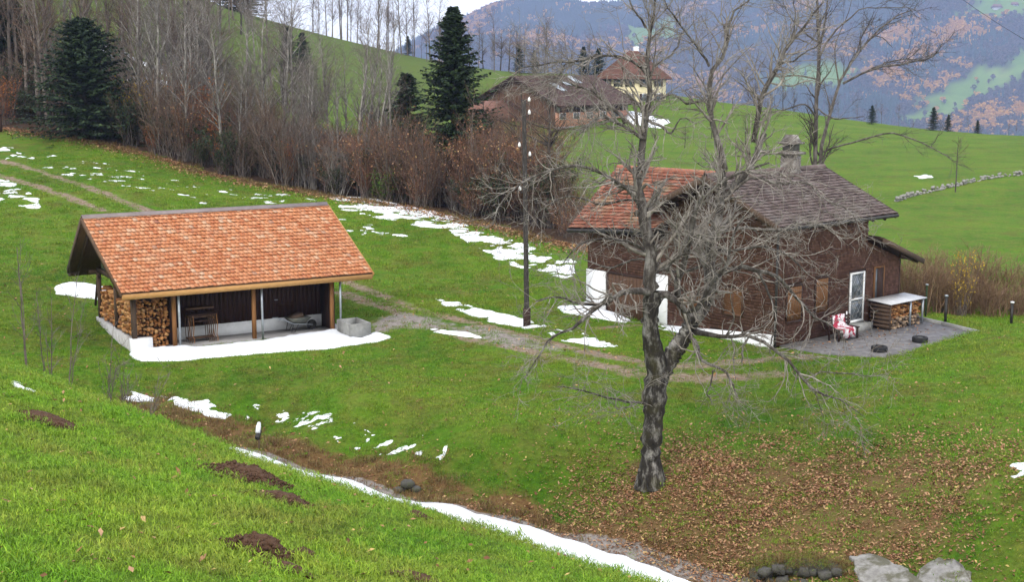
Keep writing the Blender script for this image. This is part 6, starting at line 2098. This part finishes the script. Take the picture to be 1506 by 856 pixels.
# ------------------------------------------------------------------ fallen leaves
def fallen(name, x, y, size, seed, lift=.02, mat='leaf_brown'):
    rs = R_(seed)
    n = len(x)
    P = np.stack([x, y, hz(x, y) + lift], 1)
    a = rs.rand(n) * 6.28
    s = size * rs.uniform(.6, 1.25, n)
    tilt = rs.normal(0, .35, (n, 2))
    e = np.stack([np.cos(a), np.sin(a), tilt[:, 0]], 1) * s[:, None]
    f = np.stack([-np.sin(a), np.cos(a), tilt[:, 1]], 1) * s[:, None] * .5
    cu = np.stack([0 * s, 0 * s, s * rs.uniform(.05, .4, n)], 1)
    V = np.stack([P - e + cu * .3, P - e * .1 + f + cu, P + e + cu * .3, P - e * .1 - f + cu, P - e * .1], 1).reshape(-1, 3)
    b = (np.arange(n) * 5)[:, None]
    F = np.concatenate([b + np.array([[0, 4, 1]]), b + np.array([[4, 2, 1]]), b + np.array([[0, 3, 4]]), b + np.array([[3, 2, 4]])])
    o = MB().add(V, F).build(name, M[mat])
    o['kind'] = 'stuff'
    return o
rs = R_(88)
n = 170000
x = TREE[0] + 2.6 + rs.normal(0, 6.6, n)
y = TREE[1] - 1.0 + rs.normal(0, 4.4, n)
mk = masks(x, y)
s_, dn = near_sd(x, y)
clump = fbm(x * .9, y * .9, 4, 90)
k = (rs.rand(n) < np.clip(mk['litter'] * 1.0 * (clump * 2.0 - .38), .03, 1)) & (dn > 9) & (snow_at(x, y) < 0)
fallen('fallen_leaves', x[k][:66000], y[k][:66000], .046, 1, .03)
# leaves blown over the terrace and the roofless floor edge
n = 260
q = [HO.q(a, b, 0) for a, b in zip(rs.uniform(.6, 8.8, n), -np.abs(rs.normal(0, 1.4, n)) - .2)]
x = np.array([p[0] for p in q]); y = np.array([p[1] for p in q])
k = poly_sd(x, y, PATIO) > .1
fallen('fallen_leaves', x[k], y[k], .05, 12, .085)
# sparse leaves on the whole meadow and more along the bank and the wood edge
n = 26000
x = rs.uniform(-24, 22, n); y = rs.uniform(27, 62, n)
mk = masks(x, y)
s_, dn = near_sd(x, y)
k = (rs.rand(n) < .10 + .7 * mk['dry'] + .25 * mk['track']) & (dn > 9) & (snow_at(x, y) < 0)
u_, v_ = SH.uv(x, y); k &= ~((u_ > .3) & (u_ < 9.3) & (v_ > .2) & (v_ < 6))
u_, v_ = HO.uv(x, y); k &= ~((u_ > -.2) & (u_ < 9) & (v_ > -4) & (v_ < 10))
fallen('fallen_leaves', x[k], y[k], .06, 2, .035)
n = 9000
x = rs.uniform(-48, 4, n); y = edge_y(x) - np.abs(rs.normal(0, 1.3, n))
fallen('fallen_leaves', x, y, .085, 3, .05)
# near slope: single leaves large enough to see
n = 3200
x = rs.uniform(-9, 4, n); y = rs.uniform(5, 21, n)
s_, dn = near_sd(x, y)
k = (dn < .2) & (rs.rand(n) < .25 + .75 * sstep(12, 6, y))
fallen('fallen_leaves', x[k], y[k], .034, 4, .045)

# ------------------------------------------------------------------ grass
def tuft(seed, n, rad, hlo, hhi, w, mat, lean=.7):
    rs = R_(seed)
    r = rad * np.sqrt(rs.rand(n)); a = rs.rand(n) * 6.28
    b0 = np.stack([r * np.cos(a), r * np.sin(a), np.full(n, -.01)], 1)
    h = rs.uniform(hlo, hhi, n)
    d = rs.rand(n) * 6.28
    ln = np.abs(rs.normal(0, lean, n))
    D = np.stack([np.cos(d), np.sin(d), 0 * d], 1)
    W = np.stack([-np.sin(d), np.cos(d), 0 * d], 1) * w / 2 * rs.uniform(.7, 1.3, (n, 1))
    up = np.array([0, 0, 1.])
    c = 1 / np.sqrt(1 + ln ** 2)
    p1 = b0 + up * (h * .55 * c)[:, None] + D * (h * .35 * ln * c)[:, None]
    p2 = b0 + up * (h * .85 * c)[:, None] + D * (h * 1.0 * ln * c)[:, None]
    V = np.stack([b0 - W, b0 + W, p1 + W * .8, p1 - W * .8, p2], 1).reshape(-1, 3)
    i = (np.arange(n) * 5)[:, None]
    m = MB().add(V, i + np.array([[0, 1, 2, 3]]))
    m.F.append(i + np.array([[3, 2, 4]]))
    return m.mesh('grass_tuft', M[mat])
def tilt_rot(x, y, rs):
    e = .15
    gx = (hz(x + e, y) - hz(x - e, y)) / (2 * e)
    gy = (hz(x, y + e) - hz(x, y - e)) / (2 * e)
    # lean the tuft with the slope
    return np.stack([np.arctan(gy) * .8, -np.arctan(gx) * .8, 0 * x], 1)
def clear(x, y):
    k = snow_at(x, y) < np.random.RandomState(4).uniform(-.03, .11, np.shape(x))
    u_, v_ = SH.uv(x, y); k &= ~((u_ > .42) & (u_ < 9.1) & (v_ > .32) & (v_ < 6))
    k &= ~((u_ > 8.2) & (u_ < 9.2) & (v_ > -1.6) & (v_ < -.2))
    u_, v_ = HO.uv(x, y); k &= ~((u_ > -.05) & (u_ < 8.1) & (v_ > -.05) & (v_ < 10.1))
    k &= poly_sd(x, y, PATIO) < .02
    return k
rs = R_(99)
near_p = [proto('grass_tuft', tuft(i, 110, .16, .022, .062, .0048, 'blade_near', 1.5)) for i in range(4)]
n = 28000
x = rs.uniform(-11, 9, n); y = rs.uniform(4.5, 23, n)
s_, dn = near_sd(x, y)
k = (dn < 1.2) & (x > -.43 * y - 1) & (x < .3 * y + 3) & (snow_at(x, y) < .05)
x, y = x[k], y[k]
n = len(x)
sc = rs.uniform(.7, 1.35, n) * (.75 + .5 * fbm(x * .9, y * .9, 3, 95))
scatter('near_grass', np.stack([x, y, hz(x, y)], 1), tilt_rot(x, y, rs) + np.stack([0 * x, 0 * x, rs.rand(n) * 6.28], 1), np.stack([sc, sc, sc], 1), rs.randint(0, 4, n), near_p)
far_p = [proto('grass_tuft', tuft(10 + i, 70, .26, .04, .10, .011, 'blade', .9)) for i in range(4)]
dry_p = [proto('dry_tuft', tuft(20 + i, 60, .22, .06, .22, .009, 'blade_dry', .8)) for i in range(3)]
def field(n, x0, x1, y0, y1, big):
    x = rs.uniform(x0, x1, n); y = rs.uniform(y0, y1, n)
    s_, dn = near_sd(x, y)
    k = (dn > 6) & (np.abs(x) < .46 * y + 3)
    x, y = x[k], y[k]
    mk = masks(x, y)
    bare = np.maximum(np.maximum(mk['track'], mk['gravel']), mk['forest'])
    keep = (rs.rand(len(x)) > bare * 1.0) & (rs.rand(len(x)) > mk['litter'] * .75) & clear(x, y) & (y < edge_y(x) + .5)
    x, y, dry = x[keep], y[keep], mk['dry'][keep]
    dryk = rs.rand(len(x)) < dry * .9
    sc = rs.uniform(.7, 1.3, len(x)) * big
    return x, y, sc, dryk
X, Y, S_, D_ = [np.concatenate(a) for a in zip(field(31000, -27, 28, 25, 60, 1.0), field(9000, -32, 2, 56, 100, 1.5), field(2500, 18, 30, 50, 75, 1.3), field(16000, 12, 62, 62, 135, 1.9))]
n = len(X)
rot = tilt_rot(X, Y, rs) + np.stack([0 * X, 0 * X, rs.rand(n) * 6.28], 1)
Pn = np.stack([X, Y, hz(X, Y)], 1)
k = ~D_
scatter('meadow_grass', Pn[k], rot[k], np.stack([S_, S_, S_ * .9], 1)[k], rs.randint(0, 4, k.sum()), far_p)
scatter('bank_grass', Pn[D_], rot[D_], np.stack([S_, S_, S_ * 1.1], 1)[D_], rs.randint(0, 3, D_.sum()), dry_p)
# overhanging tuft on the culvert
n = 170
x = cu.location[0] + rs.uniform(-1.3, 1.3, n); y = cu.location[1] + rs.uniform(.36, 1.1, n)
scatter('culvert_grass', np.stack([x, y, np.maximum(cu.location[2] + .38 - .28 * np.abs((x - cu.location[0]) / 1.3) ** 2.5, hz(x, y))], 1), np.stack([rs.uniform(.2, 1.0, n), 0 * x, rs.normal(0, .4, n)], 1), np.stack([0 * x + .8] * 3, 1) * rs.uniform(.6, 1.15, (n, 1)), rs.randint(0, 3, n) , [dry_p[0], far_p[0], dry_p[1]])

# ------------------------------------------------------------------ haze
m = bpy.data.materials.new('haze air')
m.use_nodes = True
nt = m.node_tree
nt.nodes.remove(nt.nodes["Principled BSDF"])
pvn = nt.nodes.new("ShaderNodeVolumePrincipled")
pvn.inputs["Color"].default_value = (.50, .62, 1.0, 1)
pvn.inputs["Density"].default_value = 0.00016
pvn.inputs["Anisotropy"].default_value = 0.1
nt.links.new(pvn.outputs[0], nt.nodes["Material Output"].inputs["Volume"])
hzb = MB().box(-4200, 5200, -60, 5600, -320, 1000).build('haze', m)
hzb['kind'] = 'stuff'
